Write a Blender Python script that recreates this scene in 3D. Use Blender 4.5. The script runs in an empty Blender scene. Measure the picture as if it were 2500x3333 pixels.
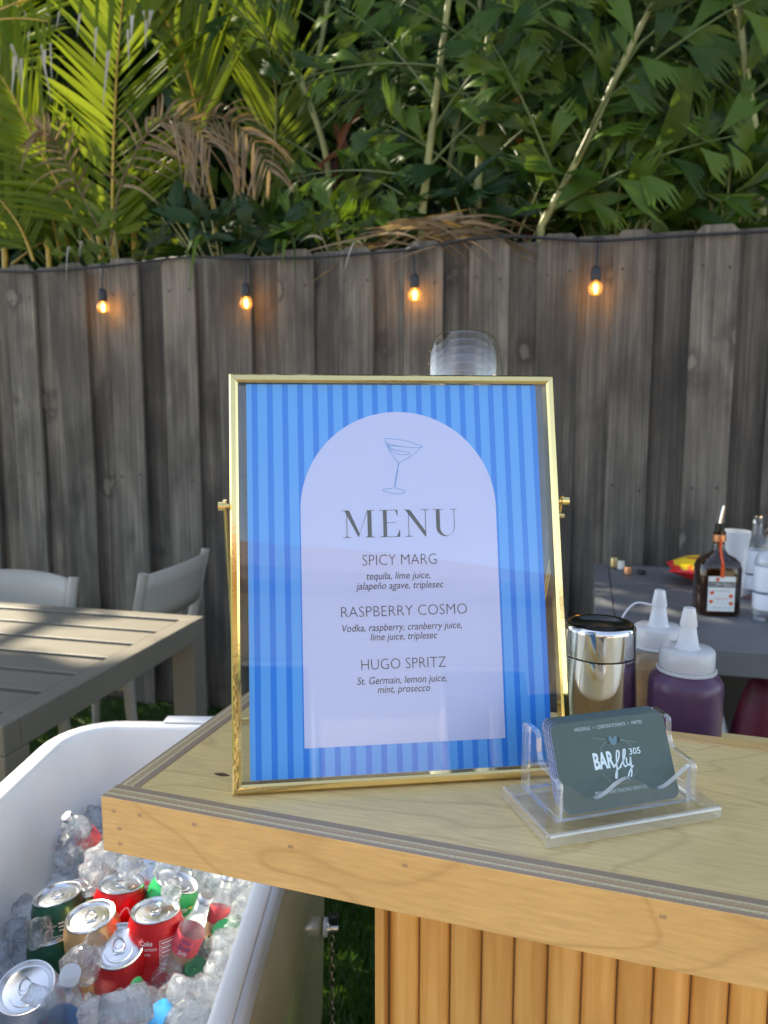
import bpy, math, random
import numpy as np
from mathutils import Vector, Matrix
random.seed(7); rng = np.random.default_rng(7)
scene = bpy.context.scene
COL = scene.collection
R = math.radians

# ------------------------------------------------------------------ camera
CAM_H = 1.33; PITCH = R(7.4); FPX = 2500.0
cam_d = bpy.data.cameras.new('camera'); cam = bpy.data.objects.new('camera', cam_d); COL.objects.link(cam)
cam.location = (0, 0, CAM_H); cam.rotation_euler = (R(90) - PITCH, 0, 0)
cam_d.sensor_fit = 'VERTICAL'; cam_d.sensor_height = 24.0; cam_d.lens = 24.0 * FPX / 3333.0
cam_d.clip_start = 0.02; cam_d.clip_end = 500
cam_d.dof.use_dof = True; cam_d.dof.focus_distance = 0.53; cam_d.dof.aperture_fstop = 8.5
scene.camera = cam
# ------------------------------------------------------------------ sky and sun
SUN_EL, SUN_BEAR = R(44), R(52)          # bearing measured left of the view direction
S = np.array([-math.sin(SUN_BEAR) * math.cos(SUN_EL), math.cos(SUN_BEAR) * math.cos(SUN_EL), math.sin(SUN_EL)])
w = bpy.data.worlds.new('World'); scene.world = w; w.use_nodes = True
nt = w.node_tree; bg = nt.nodes['Background']; sk = nt.nodes.new('ShaderNodeTexSky')
sk.sky_type = 'NISHITA'; sk.sun_disc = False; sk.sun_elevation = SUN_EL
sk.sun_rotation = math.atan2(S[0], S[1]); sk.air_density = 1.0; sk.dust_density = 0.6
hs_ = nt.nodes.new('ShaderNodeHueSaturation'); hs_.inputs['Saturation'].default_value = .72
nt.links.new(sk.outputs[0], hs_.inputs['Color']); nt.links.new(hs_.outputs[0], bg.inputs[0]); bg.inputs[1].default_value = 0.15
sun_d = bpy.data.lights.new('sun', 'SUN'); sun_d.energy = 5.0; sun_d.angle = R(0.55); sun_d.color = (1, .89, .70)
sun = bpy.data.objects.new('sun', sun_d); COL.objects.link(sun)
sun.rotation_euler = Vector(S).to_track_quat('Z', 'Y').to_euler(); sun.location = (-4, 4, 8)
vs = scene.view_settings; vs.view_transform = 'Standard'; vs.look = 'None'; vs.exposure = 1.42; vs.gamma = 1.0
cy = scene.cycles; cy.max_bounces = 14; cy.transparent_max_bounces = 40; cy.transmission_bounces = 10
cy.glossy_bounces = 6; cy.diffuse_bounces = 5; cy.sample_clamp_indirect = 6.0; cy.use_denoising = True

# ------------------------------------------------------------------ pixel helpers (photo pixels to points on real planes)
_F = np.array([0, math.cos(PITCH), -math.sin(PITCH)]); _U = np.array([0, math.sin(PITCH), math.cos(PITCH)])
_R = np.array([1., 0, 0]); _O = np.array([0, 0, CAM_H])
def ray(x, y): return _F + _R * (x - 1250) / FPX + _U * (1666.5 - y) / FPX
def Pz(x, y, z): d = ray(x, y); return _O + d * ((z - CAM_H) / d[2])
def Py(x, y, Y): d = ray(x, y); return _O + d * (Y / d[1])
FANG = R(14.7)
FD = np.array([math.cos(FANG), -math.sin(FANG), 0]); FN = np.array([-math.sin(FANG), -math.cos(FANG), 0])  # along fence, toward camera
FC = 2.96
def Pf(x, y, off=0.0):                  # point on the plane 'off' metres behind the fence face
    d = ray(x, y); return _O + d * ((FC + off) / -(d @ FN))
def fence_pt(s, off, z): p = -FN * (FC + off) + FD * s; return np.array([p[0], p[1], z])

# ------------------------------------------------------------------ mesh builder
class MB:
    def __init__(self): self.v = []; self.f = []; self.m = []
    def add(self, verts, faces, mi=0, M=None):
        b = len(self.v)
        for p in verts:
            if M is not None: p = M @ Vector(p)
            self.v.append((float(p[0]), float(p[1]), float(p[2])))
        for f in faces: self.f.append(tuple(b + i for i in f)); self.m.append(mi)
        return self
    def box(self, x0, x1, y0, y1, z0, z1, mi=0, M=None):
        vs_ = [(x, y, z) for z in (z0, z1) for y in (y0, y1) for x in (x0, x1)]
        return self.add(vs_, [(0, 2, 3, 1), (4, 5, 7, 6), (0, 1, 5, 4), (2, 6, 7, 3), (0, 4, 6, 2), (1, 3, 7, 5)], mi, M)
    def lathe(self, prof, n=32, mi=0, M=None, cap0=False, cap1=False):
        vs_, fs = [], []
        for r, z in prof:
            for k in range(n):
                a = 2 * math.pi * k / n; vs_.append((r * math.cos(a), r * math.sin(a), z))
        for i in range(len(prof) - 1):
            for k in range(n):
                k2 = (k + 1) % n; fs.append((i * n + k, i * n + k2, (i + 1) * n + k2, (i + 1) * n + k))
        if cap0: fs.append(tuple(range(n - 1, -1, -1)))
        if cap1: fs.append(tuple((len(prof) - 1) * n + k for k in range(n)))
        return self.add(vs_, fs, mi, M)
    def loft(self, loops, mi=0, M=None, cap0=False, cap1=False, closed=True):
        n = len(loops[0]); vs_ = [p for l in loops for p in l]; fs = []
        for i in range(len(loops) - 1):
            for k in range(n if closed else n - 1):
                k2 = (k + 1) % n; fs.append((i * n + k, i * n + k2, (i + 1) * n + k2, (i + 1) * n + k))
        if cap0: fs.append(tuple(range(n - 1, -1, -1)))
        if cap1: fs.append(tuple((len(loops) - 1) * n + k for k in range(n)))
        return self.add(vs_, fs, mi, M)
    def tube(self, pts, rad, n=8, mi=0, M=None, caps=True):
        pts = [Vector(p) for p in pts]; N = len(pts)
        if not hasattr(rad, '__len__'): rad = [rad] * N
        loops = []; prev = None
        for i in range(N):
            t = (pts[min(i + 1, N - 1)] - pts[max(i - 1, 0)]); t = t.normalized() if t.length > 1e-9 else Vector((0, 0, 1))
            if prev is None: a = t.orthogonal().normalized()
            else:
                a = prev - t * prev.dot(t); a = a.normalized() if a.length > 1e-6 else t.orthogonal().normalized()
            prev = a; b = t.cross(a)
            loops.append([pts[i] + (a * math.cos(2 * math.pi * k / n) + b * math.sin(2 * math.pi * k / n)) * rad[i] for k in range(n)])
        return self.loft(loops, mi, M, caps, caps)
    def prism(self, outline, t0, t1, mi=0, M=None):   # outline in x,y ; thickness along z
        n = len(outline)
        vs_ = [(x, y, t0) for x, y in outline] + [(x, y, t1) for x, y in outline]
        fs = [tuple(range(n - 1, -1, -1)), tuple(range(n, 2 * n))] + [(k, (k + 1) % n, n + (k + 1) % n, n + k) for k in range(n)]
        return self.add(vs_, fs, mi, M)
    def build(self, name, mats, parent=None, smooth=None, bevel=0, bseg=2):
        me = bpy.data.meshes.new(name); me.from_pydata(self.v, [], self.f)
        for m in (mats if isinstance(mats, (list, tuple)) else [mats]): me.materials.append(m)
        if len(me.polygons): me.polygons.foreach_set('material_index', self.m)
        if smooth is not None:
            me.polygons.foreach_set('use_smooth', [True] * len(me.polygons)); me.set_sharp_from_angle(angle=R(smooth))
        me.update()
        o = bpy.data.objects.new(name, me); COL.objects.link(o)
        if parent: o.parent = parent
        if bevel:
            b = o.modifiers.new('bevel', 'BEVEL'); b.width = bevel; b.segments = bseg; b.limit_method = 'ANGLE'; b.angle_limit = R(40)
            if isinstance(mats, list) and mats[0].name == 'acrylic_face': b.material = 1
        return o
def tag(o, label, cat, group=None, kind=None):
    if label: o['label'] = label
    if cat: o['category'] = cat
    if group: o['group'] = group
    if kind: o['kind'] = kind
    return o
def thing(name, label, cat, M=None, group=None):
    o = bpy.data.objects.new(name, None); COL.objects.link(o)
    o.empty_display_size = .05
    if M is not None: o.matrix_world = M
    return tag(o, label, cat, group)
def kids(o): return [c for c in bpy.data.objects if c.parent == o]
def dup(o, M=None, label=None, parent=None):
    c = o.copy(); COL.objects.link(c)
    if parent: c.parent = parent
    if M is not None: c.matrix_world = M
    if label: c['label'] = label
    for k in kids(o): dup(k, parent=c)
    return c
def frame(o, x, y, z=None):              # matrix from origin and axes
    x = Vector(x).normalized(); y = Vector(y).normalized(); z = x.cross(y) if z is None else Vector(z)
    return Matrix(((x[0], y[0], z[0], o[0]), (x[1], y[1], z[1], o[1]), (x[2], y[2], z[2], o[2]), (0, 0, 0, 1)))
def T(x, y, z): return Matrix.Translation((x, y, z))
def rot(a, ax): return Matrix.Rotation(a, 4, ax)
def cat_rom(pts, n=6):
    P = [np.array(p, float) for p in pts]; out = []
    for i in range(len(P) - 1):
        a, b, c, d = P[max(i - 1, 0)], P[i], P[i + 1], P[min(i + 2, len(P) - 1)]
        for k in range(n):
            t = k / n
            out.append(.5 * (2 * b + (c - a) * t + (2 * a - 5 * b + 4 * c - d) * t * t + (3 * b - a - 3 * c + d) * t ** 3))
    out.append(P[-1]); return out

# ------------------------------------------------------------------ materials
def newmat(name):
    m = bpy.data.materials.new(name); m.use_nodes = True; t = m.node_tree
    return m, t, t.nodes['Principled BSDF'], t.nodes, t.links
def pmat(name, col, rough=.5, metal=0, bump=0, bscale=60, var=0, vscale=8, spec=.5, **kw):
    m, t, b, N, L = newmat(name)
    b.inputs['Base Color'].default_value = (*col, 1); b.inputs['Roughness'].default_value = rough
    b.inputs['Metallic'].default_value = metal; b.inputs['Specular IOR Level'].default_value = spec
    for k, v in kw.items(): b.inputs[k].default_value = v
    tc = N.new('ShaderNodeTexCoord')
    if var:
        n = N.new('ShaderNodeTexNoise'); n.inputs['Scale'].default_value = vscale; n.inputs['Detail'].default_value = 6
        L.new(tc.outputs['Object'], n.inputs[0]); r = N.new('ShaderNodeValToRGB')
        r.color_ramp.elements[0].position = .3; r.color_ramp.elements[1].position = .7
        r.color_ramp.elements[0].color = (*[c * (1 - var) for c in col], 1); r.color_ramp.elements[1].color = (*[min(1, c * (1 + var)) for c in col], 1)
        L.new(n.outputs[0], r.inputs[0]); L.new(r.outputs[0], b.inputs['Base Color'])
    if bump:
        n = N.new('ShaderNodeTexNoise'); n.inputs['Scale'].default_value = bscale; n.inputs['Detail'].default_value = 5
        L.new(tc.outputs['Object'], n.inputs[0]); bp = N.new('ShaderNodeBump'); bp.inputs['Strength'].default_value = bump
        bp.inputs['Distance'].default_value = .002
        L.new(n.outputs[0], bp.inputs['Height']); L.new(bp.outputs[0], b.inputs['Normal'])
    return m
def math_n(N, L, op, a, b=None, c=None):
    n = N.new('ShaderNodeMath'); n.operation = op
    for i, x in enumerate((a, b, c)):
        if x is None: continue
        if hasattr(x, 'is_linked'): L.new(x, n.inputs[i])
        else: n.inputs[i].default_value = x
    return n.outputs[0]
def mix_c(N, L, fac, a, b, mode='MIX'):
    n = N.new('ShaderNodeMix'); n.data_type = 'RGBA'; n.blend_type = mode
    if hasattr(fac, 'is_linked'): L.new(fac, n.inputs[0])
    else: n.inputs[0].default_value = fac
    for i, x in ((6, a), (7, b)):
        if hasattr(x, 'is_linked'): L.new(x, n.inputs[i])
        else: n.inputs[i].default_value = (*x, 1)
    return n.outputs[2]
def noise(N, L, vec, scale, detail=4, dist=0, rough=.55):
    n = N.new('ShaderNodeTexNoise'); n.inputs['Scale'].default_value = scale; n.inputs['Detail'].default_value = detail
    n.inputs['Distortion'].default_value = dist; n.inputs['Roughness'].default_value = rough
    L.new(vec, n.inputs[0]); return n.outputs[0]
def mapping(N, L, vec, scale=(1, 1, 1), loc=(0, 0, 0), rt=(0, 0, 0)):
    n = N.new('ShaderNodeMapping'); n.inputs['Scale'].default_value = scale; n.inputs['Location'].default_value = loc
    n.inputs['Rotation'].default_value = rt; L.new(vec, n.inputs[0]); return n.outputs[0]
def ramp(N, L, fac, stops):
    r = N.new('ShaderNodeValToRGB'); e = r.color_ramp.elements
    while len(e) < len(stops): e.new(.5)
    for i, (p, c) in enumerate(stops): e[i].position = p; e[i].color = (*c, 1)
    L.new(fac, r.inputs[0]); return r.outputs[0]
def birch(name, base, line, dark, rough, gs=(1, 1, 1), contour=5, loc=(0, 0, 0), coat=0, lw=.38):
    """rotary cut birch veneer: fine flecks plus thin contour lines"""
    m, t, b, N, L = newmat(name); tc = N.new('ShaderNodeTexCoord').outputs['Object']
    fine = noise(N, L, mapping(N, L, tc, (gs[0] * 40, gs[1] * 420, gs[2] * 420), loc), 1, 3)
    fine = ramp(N, L, fine, [(.33, (0, 0, 0)), (.67, (1, 1, 1))])
    big = noise(N, L, mapping(N, L, tc, (gs[0] * 3.6, gs[1] * 10, gs[2] * 10), loc), 1, 1.5, .3)
    blot = noise(N, L, mapping(N, L, tc, (9, 14, 14), loc), 1, 4)
    c = math_n(N, L, 'MULTIPLY', big, contour); c = math_n(N, L, 'FRACT', c)
    c = math_n(N, L, 'ABSOLUTE', math_n(N, L, 'SUBTRACT', c, .5))
    ln = ramp(N, L, c, [(0, (1, 1, 1)), (.035, (.5, .5, .5)), (.11, (0, 0, 0))])
    col = mix_c(N, L, fine, [x * .88 for x in base], [min(1, x * 1.09) for x in base])
    col = mix_c(N, L, math_n(N, L, 'MULTIPLY', ln, lw), col, line)
    bl = ramp(N, L, blot, [(.35, (1, 1, 1)), (.65, (0, 0, 0))])
    col = mix_c(N, L, math_n(N, L, 'MULTIPLY', bl, .35), col, dark)
    fl = noise(N, L, mapping(N, L, tc, (gs[0] * 22, gs[1] * 260, gs[2] * 260), (3, 1, 2)), 1, 2)
    fl = ramp(N, L, fl, [(.70, (0, 0, 0)), (.78, (1, 1, 1))])
    col = mix_c(N, L, math_n(N, L, 'MULTIPLY', fl, .45), col, line)
    L.new(col, b.inputs['Base Color']); b.inputs['Roughness'].default_value = rough
    b.inputs['Coat Weight'].default_value = coat; b.inputs['Coat Roughness'].default_value = .18
    bp = N.new('ShaderNodeBump'); bp.inputs['Strength'].default_value = .12; bp.inputs['Distance'].default_value = .001
    L.new(fine, bp.inputs['Height']); L.new(bp.outputs[0], b.inputs['Normal']); return m
def plies(name, axis):
    """sawn plywood edge: layers stacked along one object axis"""
    m, t, b, N, L = newmat(name); tc = N.new('ShaderNodeTexCoord').outputs['Object']
    sp = N.new('ShaderNodeSeparateXYZ'); L.new(tc, sp.inputs[0]); v = sp.outputs[axis]
    wv = noise(N, L, mapping(N, L, tc, (12, 12, 12)), 1, 2)
    v = math_n(N, L, 'ADD', v, math_n(N, L, 'MULTIPLY', math_n(N, L, 'SUBTRACT', wv, .5), .0012))
    f = math_n(N, L, 'MULTIPLY', v, 1 / .018)
    lay = ramp(N, L, f, [(0, (.36, .26, .165)), (.20, (.42, .30, .185)), (.24, (.66, .55, .31)), (.33, (.68, .56, .32)), (.36, (.40, .27, .15)),
                         (.50, (.56, .38, .19)), (.54, (.42, .29, .165)), (.60, (.64, .53, .29)), (.67, (.66, .54, .30)), (.70, (.31, .225, .145)), (.98, (.35, .25, .16))])
    end = noise(N, L, mapping(N, L, tc, (700, 700, 700)), 1, 2)
    col = mix_c(N, L, math_n(N, L, 'MULTIPLY', ramp(N, L, end, [(.42, (1, 1, 1)), (.6, (0, 0, 0))]), .3), lay, (.17, .12, .09))
    L.new(col, b.inputs['Base Color']); b.inputs['Roughness'].default_value = .45; return m
def wood_v(name, c0, c1, knotc, rough=.5, sc=(60, 60, 3), island=.25, coat=0):
    m, t, b, N, L = newmat(name); tc = N.new('ShaderNodeTexCoord').outputs['Object']
    g = N.new('ShaderNodeNewGeometry'); rnd = g.outputs['Random Per Island']
    off = N.new('ShaderNodeVectorMath'); off.operation = 'ADD'; L.new(tc, off.inputs[0])
    cx = N.new('ShaderNodeCombineXYZ'); L.new(math_n(N, L, 'MULTIPLY', rnd, 30), cx.inputs[2]); L.new(cx.outputs[0], off.inputs[1])
    v = off.outputs[0]
    a = noise(N, L, mapping(N, L, v, sc), 1, 5, .6); bb = noise(N, L, mapping(N, L, v, (sc[0] * .2, sc[1] * .2, sc[2] * .7)), 1, 4, .4)
    col = ramp(N, L, a, [(.3, c0), (.7, c1)])
    col = mix_c(N, L, math_n(N, L, 'MULTIPLY', ramp(N, L, bb, [(.4, (1, 1, 1)), (.62, (0, 0, 0))]), .5), col, knotc)
    br = math_n(N, L, 'ADD', math_n(N, L, 'MULTIPLY', rnd, island), 1 - island / 2)
    cb = N.new('ShaderNodeCombineXYZ'); [L.new(br, cb.inputs[i]) for i in range(3)]
    col = mix_c(N, L, 1.0, col, cb.outputs[0], 'MULTIPLY')
    L.new(col, b.inputs['Base Color']); b.inputs['Roughness'].default_value = rough; b.inputs['Coat Weight'].default_value = coat
    b.inputs['Coat Roughness'].default_value = .2
    bp = N.new('ShaderNodeBump'); bp.inputs['Strength'].default_value = .25; bp.inputs['Distance'].default_value = .002
    L.new(a, bp.inputs['Height']); L.new(bp.outputs[0], b.inputs['Normal']); return m
def leafmat(name, c0, c1, trans=.35, rough=.5):
    m, t, b, N, L = newmat(name); g = N.new('ShaderNodeNewGeometry')
    tc = N.new('ShaderNodeTexCoord').outputs['Object']
    n = noise(N, L, tc, 3.0, 3)
    f = math_n(N, L, 'ADD', math_n(N, L, 'MULTIPLY', g.outputs['Random Per Island'], .7), math_n(N, L, 'MULTIPLY', n, .3))
    col = ramp(N, L, f, [(.1, c0), (.8, c1)])
    N.remove(b); df = N.new('ShaderNodeBsdfDiffuse'); L.new(col, df.inputs[0]); gl = N.new('ShaderNodeBsdfGlossy'); gl.inputs['Roughness'].default_value = .38; gl.inputs[0].default_value = (.9, .95, .9, 1)
    b = N.new('ShaderNodeMixShader'); b.inputs[0].default_value = .024; L.new(df.outputs[0], b.inputs[1]); L.new(gl.outputs[0], b.inputs[2])
    tr = N.new('ShaderNodeBsdfTranslucent')
    yl = mix_c(N, L, .45, col, (c1[0] * 2.2, c1[1] * 1.9, c1[2] * .5)); L.new(yl, tr.inputs[0])
    mx = N.new('ShaderNodeMixShader'); mx.inputs[0].default_value = trans
    L.new(b.outputs[0], mx.inputs[1]); L.new(tr.outputs[0], mx.inputs[2]); L.new(mx.outputs[0], N['Material Output'].inputs[0]); return m
def thin_glass(name, tint=(1, 1, 1), gain=1.0, rough=.01, haze=0.0, hazec=(.8, .85, .9), ior=1.5):
    """thin clear sheet: see-through with fresnel reflection, optional milky haze"""
    m, t, b, N, L = newmat(name); N.remove(b)
    tr = N.new('ShaderNodeBsdfTransparent'); tr.inputs[0].default_value = (*tint, 1)
    gl = N.new('ShaderNodeBsdfGlossy'); gl.inputs['Roughness'].default_value = rough; gl.inputs[0].default_value = (1, 1, 1, 1)
    fr = N.new('ShaderNodeLayerWeight'); f0 = ((ior - 1) / (ior + 1)) ** 2      # same on both sides of the sheet
    sch = math_n(N, L, 'ADD', math_n(N, L, 'MULTIPLY', math_n(N, L, 'POWER', fr.outputs['Facing'], 4.5), 1 - f0), f0)
    base = tr.outputs[0]
    if haze:
        df = N.new('ShaderNodeBsdfDiffuse'); df.inputs[0].default_value = (*hazec, 1); tl = N.new('ShaderNodeBsdfTranslucent'); tl.inputs[0].default_value = (*hazec, 1)
        dm = N.new('ShaderNodeMixShader'); dm.inputs[0].default_value = .4; L.new(df.outputs[0], dm.inputs[1]); L.new(tl.outputs[0], dm.inputs[2])
        hm = N.new('ShaderNodeMixShader'); hm.inputs[0].default_value = haze; L.new(base, hm.inputs[1]); L.new(dm.outputs[0], hm.inputs[2]); base = hm.outputs[0]
    mx = N.new('ShaderNodeMixShader'); f = math_n(N, L, 'MINIMUM', math_n(N, L, 'MULTIPLY', sch, gain), 1.0)
    L.new(f, mx.inputs[0]); L.new(base, mx.inputs[1]); L.new(gl.outputs[0], mx.inputs[2]); L.new(mx.outputs[0], N['Material Output'].inputs[0]); return m
def emit(name, col, s):
    m, t, b, N, L = newmat(name); b.inputs['Base Color'].default_value = (*col, 1)
    b.inputs['Emission Color'].default_value = (*col, 1); b.inputs['Emission Strength'].default_value = s; return m

M_brass = pmat('brass', (.88, .68, .29), .09, 1, bump=.02, bscale=300)
M_steel = pmat('polished_steel', (.80, .795, .785), .085, 1, bump=.03, bscale=18, var=.03, vscale=30)
M_alu = pmat('can_lid_metal', (.72, .73, .74), .22, 1, bump=.05, bscale=200)
M_black = pmat('black_plastic', (.012, .012, .013), .35, bump=.1)
M_blackgloss = pmat('black_gloss', (.010, .009, .008), .12, var=.2)
M_white = pmat('white_liner', (.84, .825, .79), .28, var=.02, vscale=5, bump=.03, bscale=20)
M_paper_ink = pmat('dark_ink', (.030, .022, .028), .5, var=.2)
M_acrylic = thin_glass('clear_glass_sheet', (.97, .98, .98), .85)

# ------------------------------------------------------------------ text and strokes
def text_geo(s, bold=0.0, shear=0.0, spacing=1.0, line=1.0):
    cu = bpy.data.curves.new('t', 'FONT'); cu.body = s; cu.align_x = 'CENTER'; cu.offset = bold; cu.shear = shear
    cu.space_character = spacing; cu.space_line = line; cu.resolution_u = 3
    o = bpy.data.objects.new('t', cu); COL.objects.link(o)
    dg = bpy.context.evaluated_depsgraph_get(); dg.update()
    me = bpy.data.meshes.new_from_object(o.evaluated_get(dg))
    v = np.array([tuple(p.co) for p in me.vertices]); f = [tuple(p.vertices) for p in me.polygons]
    bpy.data.objects.remove(o); bpy.data.curves.remove(cu); bpy.data.meshes.remove(me)
    return v, f
def fit(v, x0, x1, y0, y1):
    v = v.copy(); lo, hi = v[:, :2].min(0), v[:, :2].max(0)
    v[:, 0] = x0 + (v[:, 0] - lo[0]) / (hi[0] - lo[0]) * (x1 - x0)
    v[:, 1] = y0 + (v[:, 1] - lo[1]) / (hi[1] - lo[1]) * (y1 - y0); return v
def ribbon(pts, wd, n=5, smooth=True):
    P = cat_rom([(p[0], p[1], 0) for p in pts], n) if smooth else [np.array((p[0], p[1], 0.)) for p in pts]
    v, f = [], []; N = len(P)
    for i in range(N):
        t = P[min(i + 1, N - 1)] - P[max(i - 1, 0)]; t = t / (np.linalg.norm(t) + 1e-9); nrm = np.array((-t[1], t[0], 0))
        wi = wd(i / (N - 1)) if callable(wd) else wd
        v += [P[i] - nrm * wi / 2, P[i] + nrm * wi / 2]
        if i: f.append((2 * i - 2, 2 * i, 2 * i + 1, 2 * i - 1))
    return np.array(v), f
def wrap(v, r, a0=0.0, z0=0.0):           # bend x around a cylinder about z, facing -y at a0=0
    a = v[:, 0] / r + a0; rr = r + v[:, 2]
    return np.stack([rr * np.sin(a), -rr * np.cos(a), v[:, 1] + z0], 1)

# ================================================================== GROUND
def sheet(name, pts, m, kind='structure', parent=None):
    mb = MB().add(pts, [tuple(range(len(pts)))]); o = mb.build(name, m, parent); o['kind'] = kind; return o
M_lawn = pmat('lawn_soil', (.035, .065, .018), .9, bump=.6, bscale=120, var=.4, vscale=30)
sheet('lawn', [(-40, -40, 0), (40, -40, 0), (40, 40, 0), (-40, 40, 0)], M_lawn)
m, t, b, N, L = newmat('patio_pavers'); tc = N.new('ShaderNodeTexCoord').outputs['Object']
br = N.new('ShaderNodeTexBrick'); L.new(tc, br.inputs[0]); br.inputs['Scale'].default_value = 1.6; br.inputs['Mortar Size'].default_value = .012
br.inputs[1].default_value = (.62, .47, .29, 1); br.inputs[2].default_value = (.56, .42, .26, 1); br.inputs[3].default_value = (.35, .28, .2, 1)
L.new(br.outputs[0], b.inputs['Base Color']); b.inputs['Roughness'].default_value = .8
sheet('patio', [(-14, -9, .004), (14, -9, .004), (14, -.35, .004), (-14, -.35, .004)], m)
# grass blades where the photo looks down on the lawn
M_grass = leafmat('grass_blade', (.020, .055, .010), (.060, .13, .022), .4, .5)
mb = MB()
def grass_patch(n, x0, x1, y0, y1):
    for _ in range(n):
        x = random.uniform(x0, x1); y = random.uniform(y0, y1); a = random.uniform(0, 6.28); h = random.uniform(.02, .042); wd = .0022
        dx, dy = math.cos(a) * wd, math.sin(a) * wd; lx, ly = random.gauss(0, .014), random.gauss(0, .014)
        mb.add([(x - dx, y - dy, 0), (x + dx, y + dy, 0), (x + lx * .5 + dx * .7, y + ly * .5 + dy * .7, h * .6), (x + lx * .5 - dx * .7, y + ly * .5 - dy * .7, h * .6), (x + lx, y + ly, h)],
               [(0, 1, 2, 3), (3, 2, 4)])
grass_patch(26000, -.45, .30, 1.25, 2.45); grass_patch(9000, -1.7, -.5, 2.3, 3.4); grass_patch(5000, .2, 1.2, 1.5, 2.8)
tag(mb.build('grass', M_grass), None, None, kind='stuff'); 

# ================================================================== FENCE
m, t, b, N, L = newmat('weathered_fence'); tc = N.new('ShaderNodeTexCoord').outputs['Object']
g = N.new('ShaderNodeNewGeometry'); rnd = g.outputs['Random Per Island']
off = N.new('ShaderNodeVectorMath'); off.operation = 'ADD'; L.new(tc, off.inputs[0])
cx = N.new('ShaderNodeCombineXYZ'); L.new(math_n(N, L, 'MULTIPLY', rnd, 40), cx.inputs[2]); L.new(cx.outputs[0], off.inputs[1]); vv = off.outputs[0]
st = noise(N, L, mapping(N, L, vv, (95, 95, 1.6)), 1, 6, .3, .65); st2 = noise(N, L, mapping(N, L, vv, (22, 22, 1.0)), 1, 5, .9)
bl = noise(N, L, mapping(N, L, vv, (7, 7, 2.6)), 1, 5, .3)
col = ramp(N, L, st, [(.28, (.085, .075, .060)), (.5, (.172, .154, .124)), (.74, (.295, .268, .22))])
col = mix_c(N, L, math_n(N, L, 'MULTIPLY', ramp(N, L, st2, [(.36, (1, 1, 1)), (.58, (0, 0, 0))]), .55), col, (.055, .050, .046))
col = mix_c(N, L, math_n(N, L, 'MULTIPLY', ramp(N, L, bl, [(.42, (0, 0, 0)), (.62, (1, 1, 1))]), .62), col, (.038, .034, .030))
nn_ = N.new('ShaderNodeTexNoise'); nn_.inputs['Scale'].default_value = 9; L.new(vv, nn_.inputs[0]); nzv = nn_.outputs[1]
vo = N.new('ShaderNodeTexVoronoi'); vo.inputs['Scale'].default_value = 1; vo.inputs['Randomness'].default_value = 1
L.new(mapping(N, L, mix_c(N, L, .12, vv, nzv), (8, 8, 4.6)), vo.inputs[0]); sc = N.new('ShaderNodeSeparateColor'); L.new(vo.outputs['Color'], sc.inputs[0])
sel = math_n(N, L, 'GREATER_THAN', sc.outputs[0], .80)
ring = ramp(N, L, vo.outputs[0], [(.0, (0, 0, 0)), (.14, (0, 0, 0)), (.2, (1, 1, 1)), (.42, (0, 0, 0))])
core = ramp(N, L, vo.outputs[0], [(.0, (1, 1, 1)), (.12, (.8, .8, .8)), (.17, (0, 0, 0))])
col = mix_c(N, L, math_n(N, L, 'MULTIPLY', math_n(N, L, 'MULTIPLY', ring, sel), .6), col, (.03, .027, .025))
col = mix_c(N, L, math_n(N, L, 'MULTIPLY', math_n(N, L, 'MULTIPLY', core, sel), .60), col, (.21, .185, .15))
sc2 = math_n(N, L, 'ADD', math_n(N, L, 'MULTIPLY', rnd, .62), .64); cb = N.new('ShaderNodeCombineXYZ'); [L.new(sc2, cb.inputs[i]) for i in range(3)]
col = mix_c(N, L, 1.0, col, cb.outputs[0], 'MULTIPLY'); L.new(col, b.inputs['Base Color']); b.inputs['Roughness'].default_value = .8
bp = N.new('ShaderNodeBump'); bp.inputs['Strength'].default_value = .5; bp.inputs['Distance'].default_value = .004; L.new(st, bp.inputs['Height']); L.new(bp.outputs[0], b.inputs['Normal'])
M_fence = m; M_nail = pmat('nail_head', (.03, .028, .027), .5, var=.2)
FM = frame(-FN * FC, FD, -FN)            # fence axes: x along, y away from camera, z up
def s_of(px): p = Pf(px, 900); return float(p @ FD)
cent = [s_of(x) for x in (60, 226, 399, 579, 759, 961, 1157, 1376, 1594, 1817, 2065, 2329)]
step = (cent[-1] - cent[0]) / 11
s_all = [cent[0] - step * k for k in range(14, 0, -1)] + cent + [cent[-1] + step * k for k in range(1, 14)]
fence = thing('wooden_fence', 'tall weathered grey board fence with dog-eared tops behind the whole patio', 'fence', FM)
mb = MB()
for sx in s_all:
    hw = .072 + random.uniform(-.004, .004); h = 1.968 + random.uniform(-.004, .006); c = .028; tl = random.uniform(-.003, .003)
    ol = [(sx - hw, .02), (sx + hw, .02), (sx + hw + tl, h - c), (sx + hw - c + tl, h), (sx - hw + c + tl, h), (sx - hw + tl, h - c)]
    mb.prism(ol, 0, .017, 0, Matrix(((1, 0, 0, 0), (0, 0, 1, 0), (0, 1, 0, 0), (0, 0, 0, 1))))
    for z in (1.83, 1.05, .30):
        for q in (-.045, .045): mb.lathe([(.0048, 0), (.0048, .003)], 8, 1, Matrix(((1, 0, 0, sx + q + random.uniform(-.006, .006)), (0, 0, -1, .0005), (0, 1, 0, z + random.uniform(-.012, .012)), (0, 0, 0, 1))), cap1=True)
mb.build('front_board_panel', [M_fence, M_nail], fence)
mb = MB()
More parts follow.
